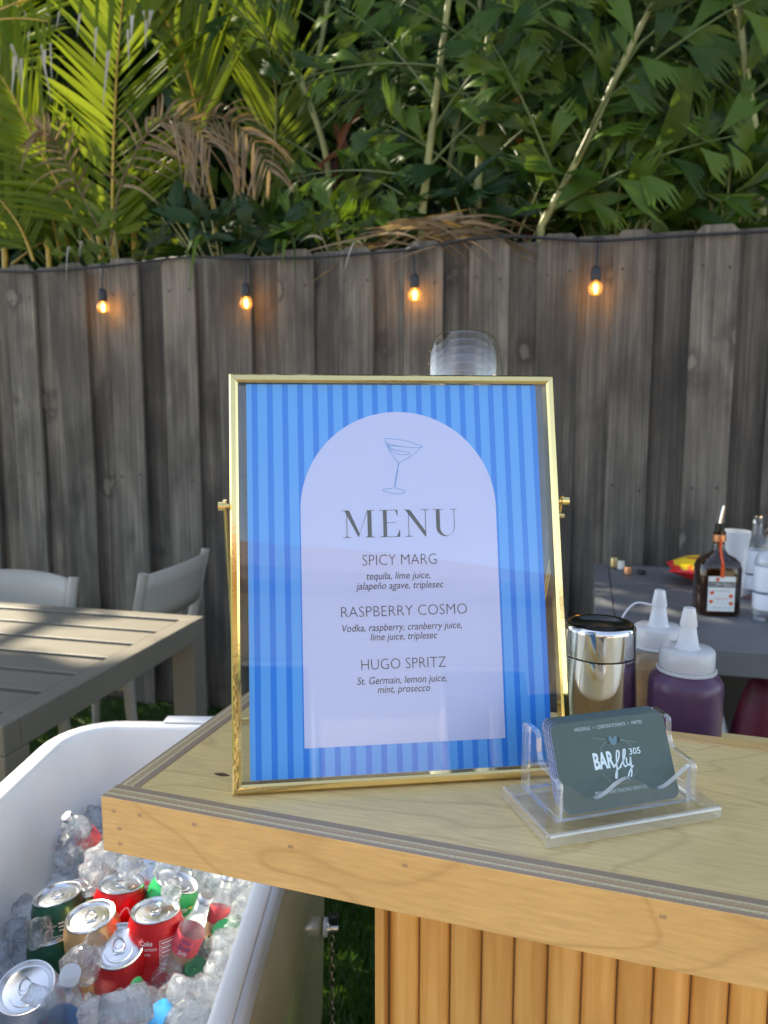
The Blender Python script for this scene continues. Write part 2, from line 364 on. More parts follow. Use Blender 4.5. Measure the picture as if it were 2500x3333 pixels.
for a, bx in zip(s_all[:-1], s_all[1:]):
    sx = (a + bx) / 2; hw = (bx - a) / 2 - .055 + random.uniform(0, .01); h = 1.963 + random.uniform(-.008, .006); c = .02
    ol = [(sx - hw, .02), (sx + hw, .02), (sx + hw, h - c), (sx + hw - c, h), (sx - hw + c, h), (sx - hw, h - c)]
    mb.prism(ol, .040, .057, 0, Matrix(((1, 0, 0, 0), (0, 0, 1, 0), (0, 1, 0, 0), (0, 0, 0, 1))))
mb.build('back_board_panel', M_fence, fence)
for z in (.3, 1.05, 1.80):
    MB().box(s_all[0], s_all[-1], .059, .097, z - .045, z + .045).build('rail', M_fence, fence)
for s in np.arange(s_all[0] + .4, s_all[-1], 2.4):
    MB().box(s - .045, s + .045, .099, .19, 0, 1.9).build('post', M_fence, fence)

# ================================================================== STRING LIGHTS
M_cable = pmat('black_cable', (.016, .018, .022), .45, bump=.1); M_bulbglass = thin_glass('amber_bulb_glass', (1.0, .90, .70), 1.6, .01, .10, (.9, .62, .3))
M_fil = emit('glowing_filament', (1.0, .52, .07), 26)
lights = thing('string_light', 'black string light cable with four glowing filament bulbs along the fence top', 'string lights')
cab = [(-260, 905), (-120, 893), (0, 884), (110, 884), (335, 868), (470, 852), (545, 842), (640, 836), (800, 842), (1010, 838), (1180, 826), (1345, 812), (1440, 795), (1530, 778), (1655, 770), (1790, 776), (1945, 784), (2150, 772), (2330, 762), (2500, 753), (2700, 742), (2900, 722)]
MB().tube(cat_rom([Pf(x, y, -.020 - .012 * math.sin(i * 2.1) ** 2) for i, (x, y) in enumerate(cab)], 5), .0055, 8).build('cable', M_cable, lights, 60)
for px, py, bx, by in ((335, 868, 333, 954), (800, 842, 800, 938), (1345, 812, 1350, 908), (1945, 784, 1940, 884)):
    top = Pf(px, py, -.03); sk_ = Pf(bx, by, -.055)
    mb = MB(); mb.tube([top + (0, 0, .004), (top + sk_) / 2 + (0, -.006, 0), sk_ + (0, 0, .014)], .0038, 6)
    mb.lathe([(.0, .022), (.010, .018), (.017, .004), (.0175, -.030), (.016, -.034), (0, -.034)], 20, 0, Matrix.Translation(sk_))
    mb.tube([top + np.array(FD) * -.026, top + (0, 0, .005), top + np.array(FD) * .026], [.006, .011, .006], 8)
    so = mb.build('socket', M_cable, lights, 45)
    c = sk_ + np.array((0, 0, -.058)); r = .026
    prof = [(.013, .024)] + [(r * math.sin(a), r * math.cos(a)) for a in np.linspace(.55, math.pi - .001, 14)]
    MB().lathe(prof, 24, 0, Matrix.Translation(c)).build('bulb', M_bulbglass, so, 180)
    mb = MB()
    mb.tube([c + np.array((-.0025, 0, .014)), c + np.array((-.001, 0, -.016))], .0026, 8); mb.tube([c + np.array((.004, 0, .014)), c + np.array((.0035, 0, -.016))], .0022, 8)
    mb.build('filament', M_fil, so)
    ld = bpy.data.lights.new('bulb_glow', 'POINT'); ld.energy = .16; ld.color = (1, .42, .10); ld.shadow_soft_size = .012
    lo = bpy.data.objects.new('bulb_glow', ld); COL.objects.link(lo); lo.location = c; lo.parent = so

# ================================================================== BAR COUNTER
ANG = R(18.3); BU = np.array([math.cos(ANG), -math.sin(ANG), 0]); BV = np.array([math.sin(ANG), math.cos(ANG), 0])
BZ = 1.07; BC = Pz(328, 2590, BZ); BD = .238; BL = 1.30
BM = frame((BC[0], BC[1], 0), BU, BV); BI = BM.inverted()
M_top = birch('birch_top', (.71, .525, .225), (.32, .18, .07), (.55, .41, .18), .38, (1, 1, 1), 9, coat=.2)
M_face = birch('birch_face', (.62, .40, .15), (.34, .17, .05), (.54, .33, .11), .42, (1, .8, .8), 10, (3, 5, 1), .15, .42)
M_plyx = plies('ply_edge_left', 0); M_plyy = plies('ply_edge_front', 1)
M_slat = wood_v('pine_slat', (.56, .29, .065), (.76, .46, .15), (.44, .20, .045), .38, (110, 110, 5), .28, .35)
bar = thing('bar_counter', 'birch plywood bar counter clad below in half-round pine slats, under the menu', 'bar', BM)
TK = .018; zt = BZ; zb = BZ - .040
MB().box(TK, BL, TK, BD - TK, BZ - .018, BZ - .0006).build('top_panel', M_top, bar)
mb = MB().box(0, BL, 0, TK, zb, zt)                       # front edge board: veneer on its face, plies on top
for i, f in enumerate(mb.f):
    zs = [mb.v[k][2] for k in f]; xs = [mb.v[k][0] for k in f]
    if min(zs) > zt - .001 or max(xs) - min(xs) < .001: mb.m[i] = 1
for sx, sz in ((.008, .008), (.029, .0075), (.071, .0065), (.012, .020), (.012, .031), (.140, .009), (.215, .007), (.36, .008)):
    mb.box(sx, sx + .0042, -.00015, .001, zt - sz - .0028, zt - sz, 2)
M_staple = pmat('filled_staple', (.34, .22, .11), .6, var=.2)
mb.build('front_edge_board', [M_face, M_plyy, M_staple], bar, bevel=.0016, bseg=3)
mb = MB().box(0.0004, TK, TK + .0003, BD - TK, zb, zt)
for i, f in enumerate(mb.f):
    if min(mb.v[k][2] for k in f) > zt - .001: mb.m[i] = 1
mb.build('side_edge_board', [M_face, M_plyx], bar, bevel=.0012)
mb = MB().box(0.0004, BL, BD - TK + .0003, BD, zb, zt)
M_plyb = plies('ply_edge_back', 1)
mb.build('back_edge_board', [M_face], bar, bevel=.0012)
kn = BI @ Vector(tuple(Pz(722, 2519, BZ))); kp = [(kn[0] + .0052 * math.cos(a) + .0012 * math.cos(3 * a), kn[1] + .0026 * math.sin(a)) for a in np.linspace(0, 6.283, 19)[:-1]]
MB().prism(kp, BZ - .0007, BZ - .0004).build('wood_knot', pmat('dark_knot', (.10, .055, .025), .5, var=.5, vscale=900), bar)
# body: half-round slats
q = None
for k in np.arange(.1, .5, .0005):                        # where the slat panel's left end shows in the photo
    p = BM @ Vector((k, .075, 1.0)); d = np.array(p) - _O; w_ = d @ _F
    if 1250 + FPX * (d @ _R) / w_ >= 1222: q = k; break
SX = q; SP = .0228
MB().box(SX, BL - .02, .085, .222, 0.006, zb - .0005).build('cabinet', pmat('cabinet_ply', (.30, .19, .09), .6, var=.15), bar)
MB().box(SX, SX + .0068, .072, .0847, 0.004, zb - .0007).build('corner_strip', M_slat, bar, bevel=.001)
mb = MB(); x = SX + .0075
while x < BL - .03:
    loop = [(x + SP / 2 - math.cos(a) * (SP / 2 - .0004), .0845 - math.sin(a) * .0068) for a in np.linspace(0, math.pi, 13)]
    mb.prism([(p[0], p[1]) for p in loop][::-1], .004, zb - .0007); x += SP
mb.build('slat_panel', M_slat, bar, 50)
MB().box(SX, BL - .02, .2225, .46, .968, .986).build('work_shelf', M_top, bar, bevel=.001)
for x in (SX + .04, BL - .08): MB().box(x, x + .04, .38, .42, .004, .9675).build('leg', M_slat, bar, bevel=.002)
SHZ = .986

# ================================================================== MENU IN BRASS FRAME
FW, FH = .2415, .294; fyaw, ftilt = R(7.0), R(12.9)
fo = Pz(757, 2588, BZ); rx = np.array([math.cos(fyaw), math.sin(fyaw), 0]); bk = np.array([-math.sin(fyaw), math.cos(fyaw), 0])
up = bk * math.sin(ftilt) + np.array([0, 0, 1.]) * math.cos(ftilt); nn = np.cross(rx, up)   # toward the viewer
GM = frame((fo[0], fo[1], BZ + .0005), rx, up, nn)       # local x right, y up the sheet, z toward the viewer
menu = thing('menu_frame', 'blue striped cocktail menu in a thin brass frame standing on the bar', 'menu', GM)
RW = .0062
def rail(p0, p1, inn):                                    # mitred rail, bevelled section
    (x0, y0), (x1, y1) = p0, p1; mb = MB(); loops = []
    for (x, y, s) in ((x0, y0, 1), (x1, y1, -1)):
        tx, ty = (x1 - x0), (y1 - y0); l = math.hypot(tx, ty); tx, ty = tx / l * s, ty / l * s
        L_ = []
        for d, z in ((0, -.0075), (0, .0012), (.0012, .0028), (RW - .0016, .0030), (RW, .0016), (RW, -.0075)):
            L_.append((x + inn[0] * d + tx * d, y + inn[1] * d + ty * d, z))
        loops.append(L_)
    mb.loft(loops, cap0=True, cap1=True); return mb.build('frame_rail', M_brass, menu, 25)
e = .00012
rail((e, 0), (FW - e, 0), (0, 1)); rail((FW, e), (FW, FH - e), (-1, 0)); rail((FW - e, FH), (e, FH), (0, -1)); rail((0, FH - e), (0, e), (1, 0))
MB().box(RW - .001, FW - RW + .001, RW - .001, FH - RW + .001, .0002, .0014).build('glass_pane', M_acrylic, menu)
MB().box(RW - .001, FW - RW + .001, RW - .001, FH - RW + .001, -.0046, -.0034).build('glass_pane', M_acrylic, menu)
PX, PYo = (FW - .2159) / 2 - .0008, .0078; PZ = -.0016      # sheet origin inside the frame
m, t, b, N, L = newmat('printed_stripes'); tc = N.new('ShaderNodeTexCoord').outputs['Object']
sp = N.new('ShaderNodeSeparateXYZ'); L.new(tc, sp.inputs[0])
ph = math_n(N, L, 'FRACT', math_n(N, L, 'MULTIPLY', math_n(N, L, 'ADD', sp.outputs[0], -PX + .0030), 1 / .01095))
stp = math_n(N, L, 'GREATER_THAN', ph, .62)
L.new(mix_c(N, L, stp, (.095, .385, .94), (.012, .215, .82)), b.inputs['Base Color']); b.inputs['Roughness'].default_value = .6; M_stripe = m
sheet_o = MB().box(PX, PX + .2159, PYo, PYo + .2794, PZ - .0004, PZ).build('menu_sheet', M_stripe, menu)
def on_sheet(mb, v, f, dz, mi=0):
    v = np.array(v, float); mb.add([(PX + p[0] / 1000, PYo + p[1] / 1000, PZ + dz) for p in v], f, mi)
M_arch = pmat('pale_lilac_print', (.53, .60, .93), .6, var=.015, vscale=40)
ac, ar, ab, aS = 109.6, 72.0, 20.0, 187.0
ol = [(ac - ar, ab), (ac + ar, ab)] + [(ac + ar * math.cos(a), aS + ar * math.sin(a)) for a in np.linspace(0, math.pi, 49)]
mb = MB(); on_sheet(mb, [(x, y, 0) for x, y in ol], [tuple(range(len(ol)))], .00012); mb.build('arch_panel', M_arch, sheet_o)
# heading, a high-contrast serif drawn as polygons (unit cap height)
M_head = pmat('olive_black_ink', (.055, .05, .036), .45, var=.1)
def rq(x0, x1, y0, y1): return [(x0, y0), (x1, y0), (x1, y1), (x0, y1)]
tS = .020
LET = {
 'M': [rq(.165, .19, tS, 1 - tS), rq(0, .27, 1 - tS, 1), rq(.02, .33, 0, tS), [(.10, 1 - tS), (.275, 1 - tS), (.645, .13), (.595, 0)], [(.60, .02), (.645, .13), (.945, 1 - tS), (.92, 1 - tS)],
       rq(.935, 1.085, tS, 1 - tS), rq(.92, 1.19, 1 - tS, 1), rq(.84, 1.21, 0, tS), [(.135, tS), (.165, tS), (.165, .07)], [(.19, tS), (.22, tS), (.19, .07)], [(.90, tS), (.935, tS), (.935, .06)], [(1.085, tS), (1.12, tS), (1.085, .06)]],
 'E': [rq(.14, .28, tS, 1 - tS), rq(0, .68, 1 - tS, 1), rq(0, .76, 0, tS), rq(.28, .62, .515, .535), [(.60, 1 - tS), (.672, .77), (.685, .77), (.68, 1 - tS)], [(.64, tS), (.76, tS), (.765, .27), (.75, .27)], [(.10, tS), (.14, tS), (.14, .06)]],
 'N': [rq(.155, .178, tS, 1 - tS), rq(0, .2, 1 - tS, 1), rq(.02, .33, 0, tS), [(.055, 1 - tS), (.24, 1 - tS), (.785, .20), (.81, 0), (.77, 0)], rq(.786, .81, .02, 1 - tS), rq(.63, .94, 1 - tS, 1), [(.125, tS), (.155, tS), (.155, .06)], [(.178, tS), (.21, tS), (.178, .06)], [(.76, 1 - tS), (.786, 1 - tS), (.786, .94)]],
 'U': [rq(.125, .27, .34, 1 - tS), rq(0, .39, 1 - tS, 1), rq(.795, .818, .34, 1 - tS), rq(.665, .925, 1 - tS, 1)]}
mb = MB(); K = 19.8; ox, oy = 67.2, 166.6
for ch, dx in (('M', 0), ('E', 1.37), ('N', 2.29), ('U', 3.36)):
    for poly in LET[ch]: on_sheet(mb, [(ox + (x + dx) * K, oy + y * K, 0) for x, y in poly], [tuple(range(len(poly)))], .00024)
vU, fU = [], []
for i, a in enumerate(np.linspace(math.pi, 2 * math.pi, 25)):
    vU += [(ox + (3.36 + .4715 + .3465 * math.cos(a)) * K, oy + (.34 + .35 * math.sin(a)) * K, 0), (ox + (3.36 + .5325 + .2625 * math.cos(a)) * K, oy + (.34 + .325 * math.sin(a)) * K, 0)]
    if i: fU.append((2 * i - 2, 2 * i, 2 * i + 1, 2 * i - 1))
on_sheet(mb, vU, fU, .00024); mb.build('heading_text', M_head, sheet_o)
for txt, x0, x1, y0, y1 in (('SPICY MARG', 81.3, 135.6, 146.4, 154.0), ('RASPBERRY COSMO', 65.2, 156.8, 109.8, 117.2), ('HUGO SPRITZ', 78.7, 140, 72.3, 79.7)):
    v, f = text_geo(txt, -.017); mb = MB(); on_sheet(mb, fit(v, x0, x1, y0, y1), f, .00024); mb.build('drink_name', M_paper_ink, sheet_o)
for l1, a0, a1, ya, l2, b0, b1, yb in (('tequila, lime juice,', 84, 130.6, 136.2, 'jalapeño agave, triplesec', 76.3, 140, 129.2), ('Vodka, raspberry, cranberry juice,', 65.7, 152.5, 99.5, 'lime juice, triplesec', 85.8, 134.1, 92.8), ('St. Germain, lemon juice,', 75.5, 139.9, 62.1, 'mint, prosecco', 89.9, 127.8, 55.7)):
    mb = MB()
    for s_, x0, x1, yy in ((l1, a0, a1, ya), (l2, b0, b1, yb)):
        v, f = text_geo(s_, 0.0, .21); k = (x1 - x0) / (v[:, 0].max() - v[:, 0].min()); xm = v[:, 0].min()
        v = np.stack([x0 + (v[:, 0] - xm) * k, yy + v[:, 1] * 7.4, v[:, 2] * 0], 1); on_sheet(mb, v, f, .00024)
    mb.build('ingredient_text', M_paper_ink, sheet_o)
M_line = pmat('blue_line_ink', (.10, .30, .72), .5, var=.1); mb = MB()
for pts in ([(99.6, 238.5), (101.7, 239.1), (114.1, 237.6), (127, 233.4), (126.5, 232.4), (119, 232.3), (105.8, 234.3), (100.5, 236.8), (99.6, 238)],
            [(100.8, 235.2), (105.5, 226.5), (109.1, 221.8), (109.4, 219.5), (107.6, 211.4), (105.9, 203.6), (103.5, 202), (97.8, 201.6), (98.3, 200.2), (104, 198.6), (109.7, 198), (113.9, 199.4), (112.3, 200.7), (108.0, 202.0), (106.9, 204.2), (108.5, 213), (110.2, 220.4), (115.4, 223.6), (123.1, 228.9), (126.4, 232.5)],
            [(100.8, 235.5), (105.7, 231.1), (113.9, 229.3), (117.8, 228.8), (117.0, 227.2), (111.4, 227.1), (105.6, 229.4), (101.6, 233.6)], [(101.3, 234.4), (106, 233.6), (113, 233.2)]):
    v, f = ribbon(pts, .42, 6); on_sheet(mb, v, f, .00024)
mb.build('glass_drawing', M_line, sheet_o)
for sx in (-1, 1):                                         # hinge knobs and rear easel arms
    hx = -.0005 if sx < 0 else FW + .0005; hy = .199
    mb = MB(); mb.tube([(hx, hy, -.003), (hx + sx * .0025, hy, -.003), (hx + sx * .0026, hy, -.003), (hx + sx * .008, hy, -.003)], [.0016, .0016, .0032, .0032], 14)
    if sx > 0: mb.tube([(hx, hy - .011, -.003), (hx + .004, hy - .011, -.003)], .0018, 6)
    mb.build('hinge_knob', M_brass, menu, 40)
    b0 = Vector((hx + sx * .0035, hy + .004, -.003)); foot_w = Vector(tuple(np.array(fo) + rx * (hx + sx * .0035) + bk * .125)); foot_w.z = BZ + .003
    b1 = GM.inverted() @ foot_w
    MB().tube([b0, b0.lerp(b1, .5), b1], .0016, 8).build('stand_arm', M_brass, menu, 60)
fa = np.array(fo) + rx * -.004 + bk * .125; fb = np.array(fo) + rx * (FW + .004) + bk * .125
MB().tube([GM.inverted() @ Vector((fa[0], fa[1], BZ + .003)), GM.inverted() @ Vector((fb[0], fb[1], BZ + .003))], .0016, 8).build('stand_foot', M_brass, menu, 60)

# ================================================================== BUSINESS CARD HOLDER
M_lip = thin_glass('acrylic_lip', (.95, .97, .99), 6.0, .08, .72, (.97, .98, 1.0))
M_acr = [thin_glass('acrylic_face', (.99, .994, .997), 1.0, .01, .004, (.85, .9, .95)), thin_glass('acrylic_edge', (.96, .975, .99), 4.0, .03, .13, (.92, .96, 1.0))]
hyaw = R(16.2); hx_ = np.array([math.cos(hyaw), math.sin(hyaw), 0]); hy_ = np.array([-math.sin(hyaw), math.cos(hyaw), 0])
ho = Pz(1782, 2768, BZ); HM = frame((ho[0], ho[1], BZ + .0004), hx_, hy_)
def aedge(mb, idx=None):
    for i in (idx if idx else range(2, len(mb.f))): mb.m[i] = 1
    return mb
holder = thing('card_holder', 'clear acrylic business card holder with a wavy front on the bar', 'card holder', HM)
aedge(MB().box(0, .125, 0, .066, 0, .0085), (2, 3, 4, 5)).build('base_plate', M_acr, holder, bevel=.0018, bseg=2)
PM = Matrix(((0, 0, 1, 0), (1, 0, 0, 0), (0, 1, 0, 0), (0, 0, 0, 1)))     # outline (y,z) extruded along x
side = [(.011, .0088), (.060, .0088), (.060, .052), (.0585, .0545), (.056, .0555), (.043, .0555), (.0405, .0545), (.039, .052), (.0382, .043), (.036, .0385), (.032, .0362), (.016, .0352), (.0125, .0340), (.011, .031)]
for xs in (.0115, .1085):
    aedge(MB().prism(side, xs, xs + .0042, 0, PM)).build('side_panel', M_acr, holder, bevel=.0007, bseg=2)
def wave(zs, y0, y1, name):
    xs = np.linspace(.0160, .1082, 41); ol = [(float(x), .0088) for x in (xs[0], xs[-1])] + [(float(x), float(zs((x - xs[0]) / (xs[-1] - xs[0])))) for x in xs[::-1]]
    aedge(MB().prism(ol, y0, y1, 0, Matrix(((1, 0, 0, 0), (0, 0, 1, 0), (0, 1, 0, 0), (0, 0, 0, 1))))).build(name, [M_acr[0], M_lip], holder, 40)
wave(lambda q: .0255 + .0052 * math.cos(4 * math.pi * q) + .004 * max(0, abs(q - .5) - .42) * 8, .0115, .0150, 'front_panel')
wave(lambda q: .046 + .0065 * math.cos(4 * math.pi * q), .0555, .0590, 'back_panel')
# cards
M_card = pmat('dark_green_card', (.055, .095, .088), .42, var=.05, vscale=200); M_cedge = pmat('card_cut_edge', (.30, .36, .62), .7, bump=.4, bscale=900, var=.3, vscale=500)
M_cwhite = pmat('pale_blue_print', (.62, .78, .86), .5, var=.02); M_cfaint = pmat('grey_green_print', (.22, .32, .31), .5, var=.1); M_cwing = pmat('teal_wing_print', (.12, .24, .30), .5, var=.2); M_cdark = pmat('black_fly_print', (.02, .03, .032), .5, var=.1)
CW, CH, CT = .0842, .055, .00065
def rrect(w_, h_, r, n=6, x0=0, y0=0):
    pts = []
    for cx_, cy_, a0 in ((w_ - r, r, -90), (w_ - r, h_ - r, 0), (r, h_ - r, 90), (r, r, 180)):
        pts += [(x0 + cx_ + r * math.cos(R(a0 + 90 * k / n)), y0 + cy_ + r * math.sin(R(a0 + 90 * k / n))) for k in range(n + 1)]
    return pts
def card_M(k, jx=0, jy=0, extra=0):
    tl = R(25) - extra
    return HM @ T(.0202 + jx, .0162 + k * .00075 + .0004 * (k > 0), .0098 + jy) @ rot(R(90) - tl, 'X')
card = thing('business_card', 'front dark green business card with white bar logo in the acrylic holder', 'business card', card_M(0), 'stacked business cards')
mb = MB().prism(rrect(CW, CH, .0055), 0, CT)
for i in range(2, len(mb.f)): mb.m[i] = 1
mb.build('card_sheet', [M_card, M_cedge], card)
def ctext(s, u0, u1, v0, v1, bold=0, mat_=M_cwhite, name='card_text', sp=1.0, sh=0):
    v, f = text_geo(s, bold, sh, sp); v = fit(v, u0 * CW, u1 * CW, (1 - v1) * CH, (1 - v0) * CH); v[:, 2] = CT + .00008
    return MB().add(v, f).build(name, mat_, card)
ctext('WEDDINGS   •   CORPORATE EVENTS   •   PARTIES', .20, .80, .072, .112, -.016, name='services_text')
ctext('PRIVATE BARTENDING SERVICES', .28, .73, .80, .840, -.016, name='tagline_text')
ctext('BAR', .315, .492, .375, .565, .035, name='logo_text'); ctext('305', .635, .735, .375, .45, .01, name='logo_number')
mb = MB()
for pts in ([(.478, .56), (.52, .50), (.545, .42), (.54, .385), (.525, .40), (.51, .50), (.497, .62), (.488, .675), (.478, .68), (.48, .655), (.50, .60), (.545, .56)],
            [(.535, .56), (.575, .49), (.60, .41), (.597, .38), (.585, .395), (.572, .47), (.567, .54), (.576, .57), (.592, .56)],
            [(.600, .475), (.596, .53), (.606, .56), (.622, .545), (.636, .475)], [(.638, .47), (.630, .56), (.622, .65), (.605, .70), (.590, .695), (.592, .665), (.62, .61), (.65, .57)]):
    v, f = ribbon([(u * CW, (1 - q_) * CH) for u, q_ in pts], .0010, 6); v[:, 2] = CT + .00012; mb.add(v, f)
mb.build('script_text', M_cwhite, card)
mb = MB(); rc = (.525 * CW, (1 - .50) * CH); rr = .0140
for a0, a1 in ((28, 72), (105, 150), (205, 335)):
    v, f = ribbon([(rc[0] + rr * math.cos(R(a)), rc[1] + rr * math.sin(R(a))) for a in np.linspace(a0, a1, 14)], .00022, 2); v[:, 2] = CT + .00006; mb.add(v, f)
for p, q_ in (((.345, .21), (.455, .245)), ((.575, .27), (.70, .315))):
    v, f = ribbon([(p[0] * CW, (1 - p[1]) * CH), (q_[0] * CW, (1 - q_[1]) * CH)], .00025, 1, False); v[:, 2] = CT + .00006; mb.add(v, f)
mb.build('ring_print', M_cfaint, card)
def ell(mb, u, v_, a, b_, th, dz, mi=0):
    pts = [(u * CW + a * math.cos(k) * math.cos(th) - b_ * math.sin(k) * math.sin(th), (1 - v_) * CH + a * math.cos(k) * math.sin(th) + b_ * math.sin(k) * math.cos(th), CT + dz) for k in np.linspace(0, 6.283, 25)[:-1]]
    mb.add(pts, [tuple(range(24))], mi)
mb = MB(); ell(mb, .482, .262, .0022, .0018, 0, .00005, 1); ell(mb, .553, .262, .0022, .0018, 0, .00005, 1); ell(mb, .500, .265, .0030, .0014, 1.9, .00009); ell(mb, .532, .265, .0030, .0014, 1.2, .00013)
mb.build('fly_print', [M_cwing, M_cdark], card)
c1 = thing('business_card', 'plain dark green card edges packed in a stack behind the front business card', 'business card', card_M(1), 'stacked business cards')
mb = MB().prism(rrect(CW, CH, .0055), 0, CT)
for i in range(2, len(mb.f)): mb.m[i] = 1
mb.build('card_sheet', [M_card, M_cedge], c1)
for k in range(2, 14): dup(c1, card_M(k, random.uniform(-.0004, .0004) - .00006 * k, random.uniform(0, .0006), 0))

# ================================================================== SHAKER, SQUEEZE BOTTLES, CUPS
def zat(px, py, Y): return float(Py(px, py, Y)[2])
sp_ = Py(1951, 2100, .69); szt = zat(1951, 2022, .69)
sh = thing('shaker_tin', 'polished steel cocktail shaker tin standing mouth-down with a black base on top', 'shaker tin', T(sp_[0], sp_[1], SHZ))
ht = szt - SHZ
MB().lathe([(.0385, 0), (.0395, .0015), (.0392, .004), (.0391, .0045), (.0331, ht - .0315), (.0330, ht - .0305)], 48).build('tin_body', M_steel, sh, 60)
MB().lathe([(.0326, ht - .0296), (.0330, ht - .0290), (.0330, ht - .0286), (.0324, ht - .0065), (.0324, ht - .006), (.0317, ht - .0025), (.0300, ht - .0015)], 48).build('base_cup', M_steel, sh, 60)
mb = MB(); mb.lathe([(.0329, ht - .0305), (.0325, ht - .0303), (.0325, ht - .0298), (.0329, ht - .0296)], 48, 0)
mb.build('seam_ring', M_black, sh, 60)
mb = MB().lathe([(.0300, ht - .0015), (.0290, ht - .0008), (.0255, ht - .0022), (.024, ht - .004), (0, ht - .0035)], 48); mb.build('base_disc', M_blackgloss, sh, 60)
mb = MB(); v, f = text_geo('BARWARE\nDRINK\nSTAINLESS', -.01, 0, 1.1, .9); v = fit(v, -.011, .011, -.006, .006); v[:, 2] = ht - .0030
mb.add([(-p[0], -p[1], p[2]) for p in v], f); mb.build('stamp_text', pmat('grey_stamp', (.10, .095, .09), .4, var=.1), sh)

def hazy(name, col, tw, rough):
    m, t, b, N, L = newmat(name); b.inputs['Base Color'].default_value = (*col, 1); b.inputs['Roughness'].default_value = rough
    b.inputs['Transmission Weight'].default_value = tw; b.inputs['IOR'].default_value = 1.1; b.inputs['Subsurface Weight'].default_value = 0
    return m
M_cap = thin_glass('frosted_white_plastic', (.9, .92, .95), .9, .25, .80, (.90, .92, .95)); M_soft = thin_glass('milky_squeeze_plastic', (.92, .93, .92), .9, .15, .16, (.66, .72, .74))
M_purple = pmat('purple_syrup', (.100, .046, .105), .30, var=.2, vscale=12, spec=.45); M_amber = pmat('amber_syrup', (.30, .13, .012), .35, var=.45, vscale=30)
def squeeze(px, capy, tipy, Y, rad, label, liq, fill, tether=False):
    p = Py(px, capy, Y); zc = zat(px, capy, Y); ztip = zat(px, tipy, Y)    # capy = bottom of the cap
    o = thing('squeeze_bottle', label, 'squeeze bottle', T(p[0], p[1], SHZ), 'squeeze bottles on the back shelf'); h = zc - SHZ; H = ztip - SHZ
    prof = [(.0, .0), (rad * .92, 0), (rad, .004), (rad, h - .016), (rad * .985, h - .010), (rad * .90, h - .005), (rad * .76, h - .002), (rad * .72, h)]
    if liq is M_purple:
        MB().lathe(prof, 48).build('bottle_body', liq, o, 60)
    else:
        MB().lathe(prof, 48).build('bottle_body', M_soft, o, 60)
        MB().lathe([(0, .002), (rad * .93, .002), (rad * .95, .006), (rad * .95, h * fill), (0, h * fill)], 40).build('syrup', liq, o, 60)
    cr = rad * .735; ch = .021 * rad / .032
    MB().lathe([(rad * .80, h), (rad * .81, h + .0015), (cr + .001, h + .002), (cr + .0008, h + .003)], 48).build('neck_flange', M_cap, o, 50)
    mb = MB(); n = 60; loops = []
    for r_, z_ in ((cr, h + .003), (cr, h + ch - .003), (cr - .001, h + ch - .001), (cr - .003, h + ch)):
        loops.append([((r_ + (.00035 if (k % 2 and z_ < h + ch - .002) else 0)) * math.cos(6.2832 * k / n), (r_ + (.00035 if (k % 2 and z_ < h + ch - .002) else 0)) * math.sin(6.2832 * k / n), z_) for k in range(n)])
    mb.loft(loops, cap1=True); mb.build('screw_cap', M_cap, o, 40)
    z0 = h + ch + .0001; zt_ = H
    MB().lathe([(rad * .36, z0), (rad * .30, z0 + .002), (rad * .19, z0 + (zt_ - z0) * .62)], 28, cap1=True).build('nozzle', M_cap, o, 40)
    MB().lathe([(rad * .235, z0 + (zt_ - z0) * .55), (rad * .24, z0 + (zt_ - z0) * .57), (rad * .17, zt_ - .002), (rad * .15, zt_), (0, zt_)], 28).build('tip_cap', M_cap, o, 40)
    if tether:
        zz = z0 + (zt_ - z0) * .57
        MB().tube(cat_rom([(-rad * .22, 0, zz), (-rad * .75, 0, zz + .002), (-rad * 1.12, 0, zz - .012), (-rad * 1.2, 0, zz - .03), (-rad * .70, 0, z0 - .004)], 6), .0011, 6).build('tether', M_cap, o, 60)
    return o
squeeze(2234, 2180, 1978, .665, .0320, 'squeeze bottle full of dark purple syrup, nearest the card holder', M_purple, 1)
squeeze(2140, 2100, 1920, .775, .0330, 'cloudy clear squeeze bottle with a looped tip tether, behind the purple one', M_amber, .82, True)

M_cup = thin_glass('clear_cup_plastic', (.99, .993, .995), .85, .02)
cp = Py(1512, 1150, .70); ztop = zat(1512, 1080, .70); pitch_c = .0066; n_c = 49
prof = [(0, .0995), (.019, .0995), (.021, .0990), (.0262, .0955), (.0305, .0890), (.0330, .080), (.0342, .066), (.0348, .03), (.0352, .001), (.0358, 0)]
def cup_M(k): return T(cp[0], cp[1], ztop - .0995 - k * pitch_c)
cup = MB().lathe(prof, 40).build('plastic_cup', M_cup, None, 60); cup.matrix_world = cup_M(0)
tag(cup, 'topmost upturned clear plastic cup of the tall stack behind the menu', 'cup', 'stacked clear plastic cups')
for k in range(1, n_c):
    z = ztop - .0995 - k * pitch_c
    if z < SHZ: break
    c = dup(cup, cup_M(k), 'upturned clear plastic cup nested below the top of the stack behind the menu')

